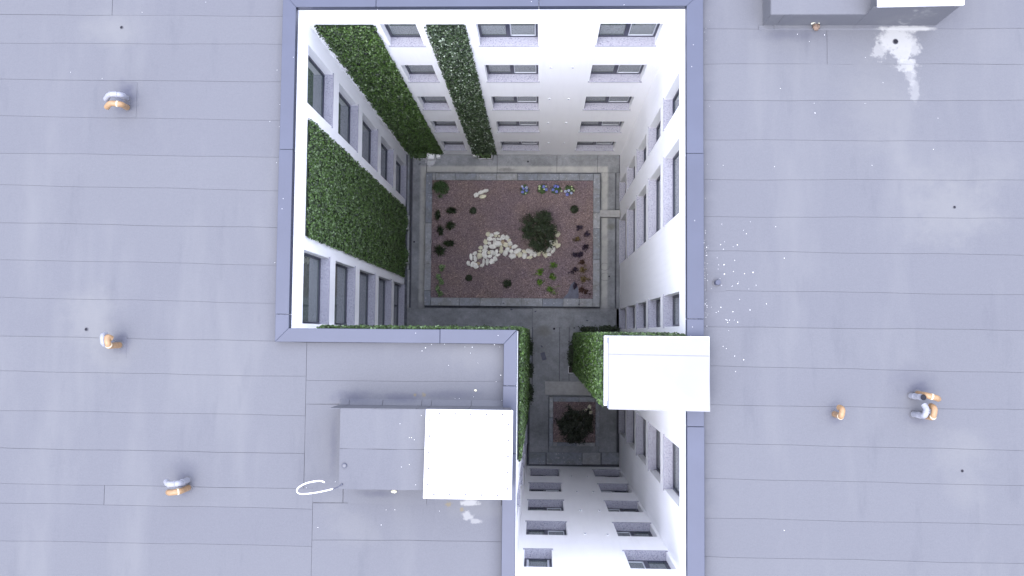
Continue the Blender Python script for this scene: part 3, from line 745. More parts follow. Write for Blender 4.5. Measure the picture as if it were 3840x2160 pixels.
S7 = lambda x, y: (1840+x*.4141, 1180+y*.4141)
bed((*S7(530, 742), *S7(985, 1195), *S7(568, 788), *S7(948, 1160)), 'small square planting bed of grey kerb stones in the narrow courtyard',
    ([S7(q, 0)[0] for q in (800,)], [S7(q, 0)[0] for q in (600, 705, 780)], [S7(0, q)[1] for q in (930,)], [S7(0, q)[1] for q in (1020,)]))
# slate piece in the big bed
sl = MB().prism([at(*S5(*q), .27) for q in ((1322, 1262), (1375, 1205), (1400, 1130), (1432, 1100), (1465, 1150), (1475, 1225), (1466, 1262))], .2, .272)
tag(sl.build('slate_sheet', M['slate']), 'dark grey triangular membrane showing through the gravel in the corner of the big bed', 'sheet')

# ------------------------------------------------------------------ limestone rocks
def rock(u, v, wpx, hpx, tone, ang, label, group, zb=.25):
    """irregular faceted stone; size in photo points"""
    px = (CAM.z-zb)/FPX; x, y = at(u, v, zb+.05); rx, ry = wpx*px*.5, hpx*px*.5
    hz = .45*(rx+ry)*random.uniform(.6, .95); k = random.randint(5, 7); mb = MB(); ph = random.random()*6
    rr = [random.uniform(.80, 1.16) for _ in range(k)]; ca, sa = math.cos(ang), math.sin(ang)
    for (fz, fr) in ((-.35, .85), (.15, 1.0), (.72, .95), (1., .66)):
        for i in range(k):
            t = ph+2*math.pi*(i+random.uniform(-.12, .12))/k; q = rr[i]*fr
            X, Y = rx*q*math.cos(t), ry*q*math.sin(t)
            mb.v.append((X*ca-Y*sa, X*sa+Y*ca, hz*fz*random.uniform(.85, 1.15)))
    mb.v.append((0, 0, hz*1.02)); T = 4*k
    for l_ in range(3):
        for i in range(k):
            j = (i+1) % k; mb.f.append((l_*k+i, l_*k+j, l_*k+k+j, l_*k+k+i))
    for i in range(k): mb.f.append((3*k+i, 3*k+(i+1) % k, T))
    mb.f.append(tuple(range(k-1, -1, -1)))
    o = mb.build('rock', M['rock_'+tone]); o.location = (x, y, zb+.01); tag(o, label, 'rock', group)
    return o
RK = '''645,185,95,110,c,0;720,205,125,85,w,25;855,160,135,80,w,5;830,215,90,85,c,0;912,225,55,60,c,0;1010,250,125,120,w,20;1100,265,105,120,w,0;950,295,62,90,w,10;680,295,130,100,w,0;795,305,95,85,w,0;885,293,72,68,w,30;585,370,95,155,c,15;670,390,100,85,w,0;860,415,205,150,w,-20;1000,370,85,110,t,0;1145,330,100,80,c,30;1180,405,120,115,w,0;1075,445,115,135,c,10;960,440,80,95,c,0;465,505,110,95,c,0;590,485,110,95,w,0;740,485,165,120,w,-20;1285,475,150,100,w,25;450,590,105,62,c,0;570,570,110,85,w,0;965,520,95,85,c,40;1175,492,60,72,t,0;1110,555,95,120,w,-30;1215,590,110,100,w,-35;1350,585,190,105,w,38;555,640,135,105,w,40;665,620,80,85,c,0;770,635,110,125,w,0;850,605,80,110,w,0;965,590,120,90,c,35;1070,640,120,155,w,0;1235,712,195,140,w,0;1315,682,60,60,t,0;1420,670,130,145,c,0;1525,600,125,75,c,-30;1650,590,180,115,w,-15;1525,710,105,140,w,0;1655,740,145,75,c,10;1690,675,90,60,w,30;1775,670,85,130,w,10;1865,655,85,125,c,-20;2015,660,105,165,c,25;2115,670,120,85,w,-10;2210,575,95,165,w,-30;2330,460,155,85,c,32;2260,385,135,170,c,-20;2165,375,105,130,w,-25;2160,495,105,130,w,-30;2320,190,155,150,c,0;2260,80,85,75,c,0;2095,570,100,85,w,20;1920,580,85,85,c,0;330,645,110,85,w,35;240,735,78,165,w,8;335,770,88,170,w,15;435,710,130,130,c,0;570,712,115,115,w,15;690,715,110,85,w,25;890,680,140,72,w,20;820,770,95,125,w,35;735,840,135,135,w,15;625,850,92,170,w,-12;540,850,62,150,w,5;490,935,110,78,w,10;410,885,92,72,t,0;160,885,88,140,w,12;262,900,90,145,w,-25;340,950,110,160,w,30;720,585,58,52,w,0'''
def size_word(a): return 'large' if a > 17000 else ('small' if a < 8500 else 'medium')
tone_w = {'w': ('white', 'white'), 'c': ('cream', 'cream'), 't': ('tan', 'tan')}
def zone(x, y):
    if x > 2100: return ('right of the big shrub')
    if x > 1800: return ('below the big shrub')
    if x > 1450: return ('near the trail end by the shrub')
    if x > 1140: return ('in the stone trail neck')
    if x < 480 and y > 600: return ('at the left trail tip')
    if y < 340: return ('at the heap top')
    if y > 620: return ('along the heap underside')
    return ('in mid heap')
for q in RK.split(';'):
    x, y, a, b_, t, an = q.split(','); x, y, a, b_, an = map(float, (x, y, a, b_, an))
    asp = 'long' if max(a, b_)/min(a, b_) > 1.45 else 'blocky'
    lb = f"{size_word(a*b_)} {asp} {tone_w[t][0]} stone {zone(x, y)}"
    rock(1730+x*.1553, 850+y*.1553, a*.1553*1.19, b_*.1553*1.19, tone_w[t][1], rad(an), lb, 'pale rocks laid in a trail on the gravel')
_by = {}
for o in [o for o in COL.objects if o.get('group') == 'pale rocks laid in a trail on the gravel']: _by.setdefault(o['label'], []).append(o)
_ord = {2: ['left one of two', 'right one of two'], 3: ['leftmost of three', 'middle of three', 'rightmost of three'], 4: ['leftmost of four', 'second of four from left', 'third of four from left', 'rightmost of four'],
        5: ['leftmost of five', 'second of five from left', 'middle of five', 'fourth of five from left', 'rightmost of five']}
for k_, os_ in _by.items():
    if len(os_) > 1 and len(os_) in _ord:
        for o, w_ in zip(sorted(os_, key=lambda q: q.location.x), _ord[len(os_)]): o['label'] = k_+', '+w_
for x, y, a, b_, t, an, lb in ((1078, 470, 110, 115, 'w', 0, 'leftmost of the four pale rocks lying alone at the upper left of the bed'), (1180, 415, 140, 100, 'w', 10, 'middle whitish rock of the four lying alone at the upper left of the bed'),
                      (1275, 380, 135, 85, 'w', 20, 'oblong rightmost rock of the four lying alone at the upper left of the bed'), (1215, 508, 155, 85, 'c', 12, 'yellowish lowest rock of the four lying alone at the upper left of the bed')):
    rock(1600+x*.1725, 650+y*.1725, a*.1725*1.1, b_*.1725*1.1, tone_w[t][1], rad(an), lb, 'four rocks in the upper part of the big bed')
for x, y, a, b_, an, lb in ((895, 838, 38, 58, -20, 'longest cream rock in the small bed beside the dark tree'), (905, 885, 36, 36, 0, 'round cream rock at the right edge of the small bed'), (858, 862, 42, 22, 15, 'smallest cream rock beside the dark tree in the small bed')):
    p = S7(x, y); rock(p[0], p[1], a*.4141, b_*.4141, 'cream', rad(an), lb, 'three rocks in the small bed')

# ------------------------------------------------------------------ plants
def blades(mb, c, n, rad_, h, wdt, tilt=.9, start=.02, bend=.5):
    for i in range(n):
        a = random.uniform(0, 6.283); l_ = rad_*random.uniform(.55, 1.1); hh = h*random.uniform(.5, 1.1); d = Vector((math.cos(a), math.sin(a), 0)); q = Vector((-d.y, d.x, 0))*wdt*random.uniform(.6, 1.2)
        b0 = Vector(c)+d*start*random.random(); b1 = b0+d*l_*.45+Vector((0, 0, hh)); b2 = b0+d*l_+Vector((0, 0, hh*bend)); k = len(mb.v)
        mb.v += [tuple(b0-q*.5), tuple(b0+q*.5), tuple(b1+q), tuple(b1-q), tuple(b2)]
        mb.f += [(k, k+1, k+2, k+3), (k+3, k+2, k+4)]; t = random.random(); mb.c += [t]*5
def ball_leaves(mb, c, n, rx, ry, rz, size, hollow=.45, clumps=0):
    cl = [Vector((random.gauss(0, .5), random.gauss(0, .5), random.gauss(0, .45))) for _ in range(clumps)]
    pts = []; dr = []
    for i in range(n):
        if clumps:
            q = random.choice(cl)+Vector((random.gauss(0, .2), random.gauss(0, .2), random.gauss(0, .2)))
        else:
            q = Vector((random.gauss(0, 1), random.gauss(0, 1), random.gauss(0, 1))).normalized()*random.uniform(hollow, 1)
        pts.append((c[0]+q.x*rx, c[1]+q.y*ry, c[2]+q.z*rz)); dr.append((q.x, q.y, q.z+.7))
    leaves(mb, pts, dr, size)
def stems(n, c, r, h, rs, k=5):
    mb = MB()
    for i in range(n):
        a = random.uniform(0, 6.283); e = Vector(c)+Vector((math.cos(a)*r*random.random(), math.sin(a)*r*random.random(), h))
        mb.tube([c, tuple(Vector(c).lerp(e, .5)+Vector((random.uniform(-.02, .02), random.uniform(-.02, .02), .02))), tuple(e)], rs, k, radii=[rs, rs*.8, rs*.4])
    return mb
ZG = .25
def plant(kind, uv, rpx, label, cat='plant', group=None, sh=(1, 1)):
    x, y = at(uv[0], uv[1], ZG+.12); r = rpx*(CAM.z-.4)/FPX
    th = empty(cat if cat != 'plant' else kind+'_plant', (x, y, ZG), label, cat, group); c = (x, y, ZG)
    st = stems(4, c, r*.4, .08, .005); st.build('stem', M['bark'], th)
    mb = MB()
    if kind == 'fern':
        for _ in range(26):
            a = random.uniform(0, 6.283); q = r*.75*math.sqrt(random.random()); blades(mb, (x+q*math.cos(a), y+q*math.sin(a)*1.1, ZG+.08), 34, .13, .20, .006)
        mb.build('foliage', M['leaf_fern'], th)
    elif kind == 'dark':
        ball_leaves(mb, (x, y, ZG+.12), 420, r*sh[0], r*sh[1], .13, .035); blades(mb, c, 60, r*1.1, .2, .006); mb.build('foliage', M['leaf_dark'], th)
    elif kind == 'spiky':
        blades(mb, c, 90, r*1.25, .22, .011); ball_leaves(mb, (x, y, ZG+.08), 130, r*.6*sh[0], r*.6*sh[1], .07, .04)
        for p in range(len(mb.v)):
            vx = mb.v[p]; mb.v[p] = (x+(vx[0]-x)*sh[0], y+(vx[1]-y)*sh[1], vx[2])
        mb.build('foliage', M['leaf_dark' if cat == 'plant' else 'leaf_mid'], th)
    elif kind in ('bright', 'lime', 'purple', 'red', 'ochre'):
        ball_leaves(mb, (x, y, ZG+.08), 120, r*.92*sh[0], r*.92*sh[1], .08, .038 if kind != 'lime' else .055, clumps=7); blades(mb, c, 30, r*.95, .12, .009)
        mb.build('foliage', M['leaf_'+kind], th)
    elif kind == 'hydrangea':
        ball_leaves(mb, (x, y, ZG+.14), 260, r, r, .12, .075, .2); mb.build('foliage', M['leaf_mid'], th)
    return th
plant('fern', S5(226, 262), 36, 'feathery light green shrub in the upper left corner of the big bed')
for p, r_, lb in ((S5(517, 458), 14, 'rounded dark shrub below the four lone rocks'), (S5(1433, 447), 17, 'rounded dark shrub right of the big shrub'), (S5(478, 1068), 14, 'rounded dark shrub below the left tip of the stone trail'), (S5(825, 1118), 18, 'rounded dark shrub near the middle of the lower kerb')):
    plant('dark', p, r_, lb)
for p, r_, sh, lb in ((S5(195, 500), 15, (.7, 1.3), 'upright dark spiky plant nearest the left kerb, below the feathery shrub'), (S5(318, 458), 16, (1.3, .8), 'wide dark spiky plant in the upper row at the left'),
                  (S5(218, 640), 17, (.8, 1.2), 'dark spiky plant near the left kerb, second in its column'), (S5(312, 592), 17, (1.1, 1.), 'star-shaped dark spiky plant left of the open gravel'),
                  (S5(300, 755), 17, (1.3, .8), 'sparse dark spiky plant beside the forked one'), (S5(212, 820), 19, (1.2, 1.2), 'forked dark spiky plant lowest in the left group')):
    plant('spiky', p, r_, lb, sh=sh)
for p, r_, lb in ((S5(226, 968), 13, 'topmost pale green leafy plant at the lower left kerb'), (S5(202, 1055), 12, 'second pale green leafy plant at the lower left kerb'), (S5(225, 1103), 12, 'third pale green leafy plant at the lower left kerb'),
                  (S5(198, 1160), 10, 'fourth pale green leafy plant at the lower left kerb'), (S5(218, 1210), 12, 'lowest pale green leafy plant at the lower left kerb')):
    plant('lime', p, r_, lb)
for p, r_, sh, lb in ((S5(1240, 958), 20, (1, .8), 'largest bright green plant right below the stone trail'), (S5(1125, 1015), 16, (1.2, .8), 'bright green plant left in the group of five'), (S5(1232, 1060), 13, (1, 1.1), 'middle bright green plant of the group of five'),
                  (S5(1120, 1108), 15, (1, 1.2), 'lower left bright green plant of the group of five'), (S5(1215, 1165), 18, (1.3, .8), 'lowest slanted bright green plant of the group of five')):
    plant('bright', p, r_, lb, sh=sh)
for k, p, r_, sh, lb in (('purple', S5(1475, 615), 13, (1.2, .8), 'small purple plant topmost in the right group'), ('purple', S5(1548, 668), 14, (1, 1), 'round purple plant nearest the right kerb at the top'), ('ochre', S5(1460, 722), 13, (1, .9), 'small ochre plant among the upper purple plants'),
                      ('purple', S5(1533, 785), 15, (1, .9), 'dark purple plant in the middle of the right group'), ('purple', S5(1440, 858), 14, (1, .9), 'left half of the wide dark purple pair'), ('purple', S5(1495, 850), 14, (1, .9), 'right half of the wide dark purple pair'),
                      ('red', S5(1508, 928), 12, (1.1, .9), 'small red-brown plant below the dark purple pair'), ('purple', S5(1425, 1005), 17, (1.1, 1), 'violet plant standing left of the ochre ones'), ('ochre', S5(1518, 990), 17, (1.1, .8), 'upper wide ochre plant near the right kerb'),
                      ('ochre', S5(1518, 1080), 17, (1, .9), 'lower yellowish ochre plant near the right kerb'), ('purple', S5(1437, 1133), 14, (1, 1), 'dark plant standing on the tip of the triangular slate area'), ('red', S5(1497, 1172), 13, (1, 1), 'red-brown plant right of the triangular slate area'), ('red', S5(1538, 1195), 10, (1, 1.2), 'smallest red-brown plant in the lower right corner')):
    plant(k, p, r_, lb, sh=sh)
# hydrangeas
S3 = lambda x, y: (1940+x*.1518, 640+y*.1518)
def flower(th, uv, rpx, m_):
    x, y = at(uv[0], uv[1], ZG+.26); r = rpx*(CAM.z-.5)/FPX; mb = MB(); pts = []; dr = []
    for i in range(90):
        q = Vector((random.gauss(0, 1), random.gauss(0, 1), random.gauss(0, 1))).normalized(); q.z = abs(q.z) if random.random() < .8 else q.z
        pts.append((x+q.x*r*.85, y+q.y*r*.85, ZG+.24+q.z*r*.6)); dr.append((q.x*2, q.y*2, q.z*2+.5))
    leaves(mb, pts, dr, .028, var=.2); mb.build('flower_head', M[m_], th)
for c, lb, fl in (((185, 470), 'leftmost hydrangea, densely covered with blue flower heads', ((120, 385, 26, 'flower_pale'), (150, 440, 26, 'flower_blue'), (228, 415, 32, 'flower_pale'), (130, 525, 36, 'flower_blue'), (225, 490, 32, 'flower_blue'), (205, 560, 16, 'flower_green'))),
                  ((615, 450), 'second hydrangea, blue heads on the right and greenish ones on the left', ((548, 385, 28, 'flower_green'), (545, 445, 22, 'flower_green'), (650, 395, 42, 'flower_blue'), (715, 465, 36, 'flower_blue'), (665, 455, 18, 'flower_green'), (710, 385, 15, 'flower_green'))),
                  ((950, 460), 'third hydrangea, ring of blue flower heads around dark leaves', ((925, 390, 32, 'flower_blue'), (945, 370, 26, 'flower_blue'), (1002, 390, 32, 'flower_blue'), (880, 470, 36, 'flower_blue'), (970, 515, 36, 'flower_blue'), (1092, 500, 20, 'flower_green'))),
                  ((1285, 480), 'rightmost hydrangea, pale lilac flower heads with small yellow-green ones', ((1190, 510, 32, 'flower_pale'), (1270, 490, 32, 'flower_pale'), (1335, 552, 32, 'flower_pale'), (1232, 585, 40, 'flower_blue'), (1345, 390, 15, 'flower_green'), (1347, 450, 18, 'flower_green'), (1398, 487, 18, 'flower_green')))):
    th = plant('hydrangea', S3(*c), 18, lb, 'hydrangea', 'hydrangeas in a row at the top of the big bed')
    for x, y, r_, m_ in fl: flower(th, S3(x, y), r_*.1518*1.15, m_)

def shrub(uv, label, rx, ry, h, n, mat, size, lobes, zb=ZG, trunk=.05, name='olive_shrub'):
    """small tree: trunk, limbs to each lobe, leaves on twigs around each lobe"""
    x, y = at(uv[0], uv[1], zb+h*.7)
    th = empty(name, (x, y, zb), label, 'tree')
    tr = MB(); tr.tube([(x, y, zb-.05), (x+.02, y-.02, zb+h*.25), (x, y, zb+h*.45)], trunk, 8, radii=[trunk, trunk*.8, trunk*.6])
    mb = MB(); brm = MB(); pts = []; dr = []
    for (lx, ly, lz, lr) in lobes:
        c = Vector((x+lx*rx, y+ly*ry, zb+h*lz)); base = Vector((x, y, zb+h*.35))
        brm.tube([tuple(base), tuple(base.lerp(c, .5)+Vector((0, 0, .05))), tuple(c)], trunk*.4, 6, radii=[trunk*.45, trunk*.3, trunk*.12])
        for t in range(18):
            dv = Vector((random.gauss(0, 1), random.gauss(0, 1), random.gauss(.3, 1))).normalized(); tip = c+Vector((dv.x*rx, dv.y*ry, dv.z*h*.35))*lr*random.uniform(.7, 1.25)
            brm.tube([tuple(c), tuple(tip)], .004, 4, radii=[.006, .002])
            for i in range(int(n/len(lobes)/18)):
                f = random.uniform(.25, 1.03); q = c.lerp(tip, f)+Vector((random.gauss(0, .035), random.gauss(0, .035), random.gauss(0, .03)))
                pts.append(tuple(q)); dr.append((dv.x*.6, dv.y*.6, dv.z*.5+.5))
    leaves(mb, pts, dr, size, .15)
    tr.build('trunk', M['bark'], th); brm.build('branches', M['bark'], th); mb.build('crown', M[mat], th); return th
random.seed(5)
shrub(S5(1105, 640), 'big dark green shrub overhanging the right end of the stone trail', .76, .74, 1.5, 12500, 'leaf_dark', .040,
      ((0, 0, .85, .55), (-.55, .35, .7, .45), (.30, .60, .65, .5), (-.1, .45, .75, .5), (.5, .1, .7, .42), (-.5, -.15, .7, .42), (-.15, -.55, .65, .5), (.4, -.5, .6, .5), (.1, -.75, .5, .42), (.62, -.15, .5, .35), (.42, .85, .5, .28)))
shrub(S7(765, 1000), 'dark bushy tree filling most of the small bed', .70, .70, 1.8, 10500, 'leaf_black', .052,
      ((0, 0, .85, .55), (-.65, .12, .65, .36), (-.1, .6, .7, .42), (.5, .35, .7, .45), (.6, -.15, .65, .42), (.3, -.5, .65, .5), (-.15, -.4, .7, .5), (.05, -.75, .5, .35), (-.45, -.1, .75, .4)), name='bushy_tree')

# ------------------------------------------------------------------ planters with young ivy at the foot of the green walls
def planter(cx, cy, lx, ly, label, plabel, h=.32, fol=1., m_='whitemetal', plant_=True):
    th = empty('planter', (cx, cy, 0), label, 'planter', 'planters at the foot of the green walls'); t = .018; mb = MB()
    mb.box(cx-lx/2, cx+lx/2, cy-ly/2, cy-ly/2+t, .005, h); mb.box(cx-lx/2, cx+lx/2, cy+ly/2-t, cy+ly/2, .005, h)
    mb.box(cx-lx/2, cx-lx/2+t, cy-ly/2+t, cy+ly/2-t, .005, h); mb.box(cx+lx/2-t, cx+lx/2, cy-ly/2+t, cy+ly/2-t, .005, h)
    mb.build('box', M[m_], th); MB().box(cx-lx/2+t, cx+lx/2-t, cy-ly/2+t, cy+ly/2-t, .01, h-.04).build('soil', M['soil'], th)
    if plant_:
        p = empty('climbing_plant', (cx, cy, h-.04), plabel, 'plant', 'young ivy in the planters')
        s_ = stems(7, (cx, cy, h-.05), max(lx, ly)*.5, .35, .005); s_.build('stem', M['bark'], p)
        mb = MB(); pts = []; dr = []; pm = 'leaf_dark' if m_ == 'rubber' or fol > 1.9 else 'leaf_mid'
        for i in range(int(260*fol)):
            q = (cx+random.gauss(0, lx*.30), cy+random.gauss(0, ly*.28), h+abs(random.gauss(0, .14))*1.2-.02); pts.append(q); dr.append((0, 0, 1))
        leaves(mb, pts, dr, .06); mb.build('foliage', M[pm], p)
def pl_at(u0, v0, u1, v1, *a, **k):
    x0, y0 = at(u0, v1, .32); x1, y1 = at(u1, v0, .32); planter((x0+x1)/2, (y0+y1)/2, x1-x0, y1-y0, *a, **k)
pl_at(1550, 577, 1600, 595, 'white planter box under the wide ivy strip on the far wall', 'leafy young ivy under the wide ivy strip on the far wall', fol=1.4)
pl_at(1794, 577, 1845, 595, 'white planter box under the narrow ivy strip on the far wall', 'thin young ivy under the narrow strip on the far wall', fol=.45)
pl_at(1513, 808, 1531, 858, 'upper white planter box at the foot of the left wall ivy', 'upper young ivy plant at the foot of the left wall', fol=1.2)
pl_at(1513, 936, 1531, 986, 'lower white planter box at the foot of the left wall ivy', 'lower young ivy plant at the foot of the left wall', fol=1.2)
for i, (u0, u1, lb) in enumerate(((1551, 1598, 'leftmost'), (1672, 1719, 'second from left'), (1791, 1842, 'third from left'), (1908, 1953, 'rightmost'))):
    pl_at(u0, 1226, u1, 1245, f'{lb} planter peeping out below the long lower roof edge', f'{lb} young ivy peeping out below the long lower roof edge', fol=1.2, m_='kerb')
for v0, v1, lb in ((1282, 1331, 'upper'), (1364, 1413, 'middle'), (1449, 1499, 'lower')):
    pl_at(1978, v0, 1997, v1, f'{lb} planter along the left side of the passage', f'{lb} young ivy along the left side of the passage', fol=1.1, m_='rubber')
pl_at(2133, 1292, 2153, 1372, 'long dark planter at the foot of the shaft facing the passage', 'bushy young ivy at the foot of the shaft facing the passage', fol=2.6, m_='rubber')
pl_at(2131, 1374, 2153, 1400, 'empty white planter box beside the passage below the shaft', '', plant_=False)
pl_at(2180, 1226, 2233, 1244, 'planter at the far left foot of the shaft', 'young ivy at the far left foot of the shaft', fol=1.2, m_='rubber')
pl_at(2252, 1224, 2306, 1243, 'planter at the far right foot of the shaft by the right wall', 'bushy young ivy at the far right foot of the shaft', fol=2.0, m_='rubber')
# two small white masonry blocks and a pier by the far wall
for u0, v0, u1, v1, h, lb in ((1601, 568, 1628, 596, .40, 'white plastered pier beside the wide ivy strip'), (1636, 574, 1650, 590, .25, 'small white block right of the pier'), (1773, 577, 1786, 586, .2, 'small white block left of the narrow strip planter')):
    x0, y0 = at(u0, v1, h); x1, y1 = at(u1, v0, h); x0, x1 = min(x0, x1), max(x0, x1)
    tag(MB().box(x0, x1, y0, min(y1, -.004), 0.001, h).build('plaster_block', M['plaster'], bevel=.006), lb, 'block')

# ------------------------------------------------------------------ roof things
def bend_path(pts, r=.07, n=6):
    pts = [Vector(p) for p in pts]; out = [pts[0]]
    for i in range(1, len(pts)-1):
        a = (pts[i-1]-pts[i]); b_ = (pts[i+1]-pts[i]); ra = min(r, a.length*.48, b_.length*.48); A = pts[i]+a.normalized()*ra; Bq = pts[i]+b_.normalized()*ra
        for k in range(n+1):
            t = k/n; out.append(A*(1-t)**2+pts[i]*2*t*(1-t)+Bq*t*t)
    out.append(pts[-1]); return out
def vent_pipe(pts, r, m_, label, rings=(.5,), group='bent vent pipes on the roof'):
    """pts: (u, v, z) triples measured at their own height"""
    P_ = [(*at(u, v, z), z) for u, v, z in pts]
    th = empty('vent_pipe', (P_[0][0], P_[0][1], ZR), label, 'vent pipe', group)
    path = bend_path(P_, .10)
    MB().tube(path, r, 16, cap=False).build('pipe', M[m_], th, smooth=True)
    e = path[-1]; e2 = path[-2]; d = (e-e2).normalized(); mb = MB(); mb.tube([e-d*.012, e+d*.002], r*.9, 16); mb.build('pipe_mouth', M['black'], th)
    ln = [0]
    for a, b_ in zip(path[:-1], path[1:]): ln.append(ln[-1]+(b_-a).length)
    def pt(t):
        q = t*ln[-1]
        for i in range(len(ln)-1):
            if ln[i+1] >= q: return path[i].lerp(path[i+1], (q-ln[i])/max(1e-6, ln[i+1]-ln[i])), (path[i+1]-path[i]).normalized()
        return path[-1], d
    for t in rings:
        p, dd = pt(t); MB().tube([p-dd*.016, p+dd*.016], r*1.10, 16).build('joint_ring', M['pvc_ring' if m_ == 'pvc_orange' else 'pvc_white'], th, smooth=True)
    p0 = P_[0]; MB().cyl(p0[0], p0[1], ZR, ZR+.03, r*1.7, r*1.25, 20).build('base_collar', M['bitumen'], th)
Z1 = ZR+.52; Z0 = ZR+.38
vent_pipe([(476, 371, ZR), (455, 355, Z1), (411, 352, Z1+.03), (398, 372, Z0)], .058, 'pvc_white', 'white bent pipe of the upper left pair', (.42, .62, .75))
vent_pipe([(478, 404, ZR), (455, 391, Z1), (412, 386, Z1), (401, 402, Z0)], .060, 'pvc_orange', 'orange bent pipe of the upper left pair', (.62,))
vent_pipe([(450, 1294, ZR), (405, 1297, Z1+.04), (402, 1262, Z1+.04), (418, 1270, Z0+.1)], .064, 'pvc_orange', 'orange bent pipe at the middle left, with one arm pointing right', (.66,))
vent_pipe([(425, 1288, ZR), (388, 1292, Z1), (384, 1258, Z1), (397, 1254, Z0)], .056, 'pvc_white', 'white bent pipe hidden behind the orange one at the middle left', (.66,))
vent_pipe([(705, 1800, ZR), (672, 1813, Z1), (630, 1817, Z1), (624, 1806, Z0)], .060, 'pvc_white', 'white bent pipe of the lower left pair', (.42, .66, .8))
vent_pipe([(708, 1828, ZR), (674, 1843, Z1), (636, 1848, Z1), (632, 1846, Z0)], .062, 'pvc_orange', 'orange bent pipe of the lower left pair', (.62,))
vent_pipe([(3128, 1552, ZR), (3155, 1563, Z1), (3160, 1533, Z1), (3147, 1528, Z0)], .060, 'pvc_orange', 'single orange bent pipe standing alone on the right roof', (.6,))
vent_pipe([(3414, 1484, ZR), (3462, 1490, Z1), (3463, 1490, Z1+.02)], .058, 'pvc_white', 'white straight pipe of the upper pair on the right roof', (.35, .75))
vent_pipe([(3440, 1476, ZR), (3473, 1482, Z1), (3512, 1492, Z1), (3518, 1496, Z0)], .060, 'pvc_orange', 'slanting orange pipe of the upper pair on the right roof', (.7,))
vent_pipe([(3424, 1553, ZR), (3468, 1560, Z1), (3476, 1536, Z1), (3464, 1517, Z0+.08)], .060, 'pvc_white', 'white bent pipe of the lower pair on the right roof', (.35, .45, .78))
vent_pipe([(3452, 1556, ZR), (3500, 1567, Z1), (3506, 1530, Z1), (3490, 1522, Z0)], .060, 'pvc_orange', 'orange bent pipe of the lower pair on the right roof', (.62,))
def drain(u, v, r, label, z=ZR+.01, cat='drain', nm='roof_drain'):
    x, y = at(u, v, z); th = empty(nm, (x, y, z), label, cat)
    mb = MB(); k = 20; r2 = r*1.35
    for i in range(k):
        a, b_ = 2*math.pi*i/k, 2*math.pi*(i+1)/k
        mb.quad((x+r*math.cos(a), y+r*math.sin(a), z+.010), (x+r2*math.cos(a), y+r2*math.sin(a), z+.002), (x+r2*math.cos(b_), y+r2*math.sin(b_), z+.002), (x+r*math.cos(b_), y+r*math.sin(b_), z+.010))
    mb.build('rim', M['bitumen'] if nm == 'roof_drain' else M['wetdark'], th)
    MB().cyl(x, y, z+.001, z+.008, r*1.02, r*1.02, k).build('opening', M['black'], th)
drain(456, 103, .028, 'small black roof drain at the top left of the roof')
drain(324, 1235, .030, 'small black roof drain left of the middle left pipes')
drain(3579, 777, .024, 'small black roof drain in the pale patch on the right roof')
drain(3608, 1766, .024, 'small black roof drain at the lower right')
drain(3358, 156, .045, 'grey roof drain in the white lime stain')
drain(1980, 606, .028, 'small drain in the paving near the far wall', .002, 'drain', 'floor_drain')
drain(1553, 907, .026, 'small drain in the left strip of paving', .002, 'drain', 'floor_drain')
drain(2078, 1233, .032, 'small drain where the passage opens', .002, 'drain', 'floor_drain')
drain(2284, 1037, .024, 'small drain beside the coiled cables', .002, 'drain', 'floor_drain')
# round vents
x, y = at(2685, 1061, ZR); th = empty('roof_vent', (x, y, ZR), 'grey round vent stub on a square patch beside the right coping', 'vent')
MB().cyl(x, y, ZR+.01, ZR+.03, .10, .06, 20).build('base_collar', M['bitumen'], th); MB().cyl(x, y, ZR+.02, ZR+.20, .05, .05, 20).build('tube', M['rubber'], th, smooth=False)
MB().cyl(x, y, ZR+.20, ZR+.225, .058, .05, 20).build('cap', M['rubber'], th)
x, y = at(1292, 1746, ZB); th = empty('round_vent', (x, y, ZB), 'dark round vent disc on the raised block', 'vent')
MB().cyl(x, y, ZB, ZB+.03, .052, .048, 24).build('rim', M['rubber'], th); MB().cyl(x, y, ZB+.03, ZB+.036, .035, .03, 24).build('disc', M['hose'], th); MB().cyl(x, y, ZB+.036, ZB+.042, .006, .005, 10).build('screw', M['bracket'], th)
# white strap loop hanging off the raised block
R4 = lambda x, y: (1060+x*.3658, 1480+y*.3658)
path = [(430, 900), (395, 885), (330, 888), (250, 905), (185, 935), (148, 970), (150, 1000), (185, 1018), (260, 1015), (350, 1003), (440, 985), (520, 965)]
zs = [ZR+.30]*3+[ZR+.32, ZR+.34, ZR+.35, ZR+.36, ZR+.4, ZR+.48, ZR+.58, ZR+.7, ZR+.8]
pp = [Vector((*at(*R4(*p), z), z)) for p, z in zip(path, zs)]
th = empty('strap_loop', (pp[0].x, pp[0].y, ZR), 'curled white strap looping off the left edge of the raised block', 'strap')
fine = []
for i in range(len(pp)-1):
    p0 = pp[max(i-1, 0)]; p1 = pp[i]; p2 = pp[i+1]; p3 = pp[min(i+2, len(pp)-1)]
    for k in range(5):
        t = k/5; fine.append(.5*((2*p1)+(p2-p0)*t+(2*p0-5*p1+4*p2-p3)*t*t+(-p0+3*p1-3*p2+p3)*t**3))
fine.append(pp[-1]); mb = MB(); wd = .015
for i, p in enumerate(fine):
    t = (fine[min(i+1, len(fine)-1)]-fine[max(i-1, 0)]).normalized(); up = Vector((-t.y, t.x, .6)).normalized()
    mb.v += [tuple(p+up*wd), tuple(p-up*wd)]
for i in range(len(fine)-1): mb.f.append((2*i, 2*i+1, 2*i+3, 2*i+2))
so = mb.build('band', M['strap'], th); sd = so.modifiers.new('solid', 'SOLIDIFY'); sd.thickness = .004
pp = [Vector((*at(*R4(*p), z), z)) for p, z in (((515, 968), ZR+.79), ((560, 950), ZR+.86), ((605, 922), ZB+.03))]
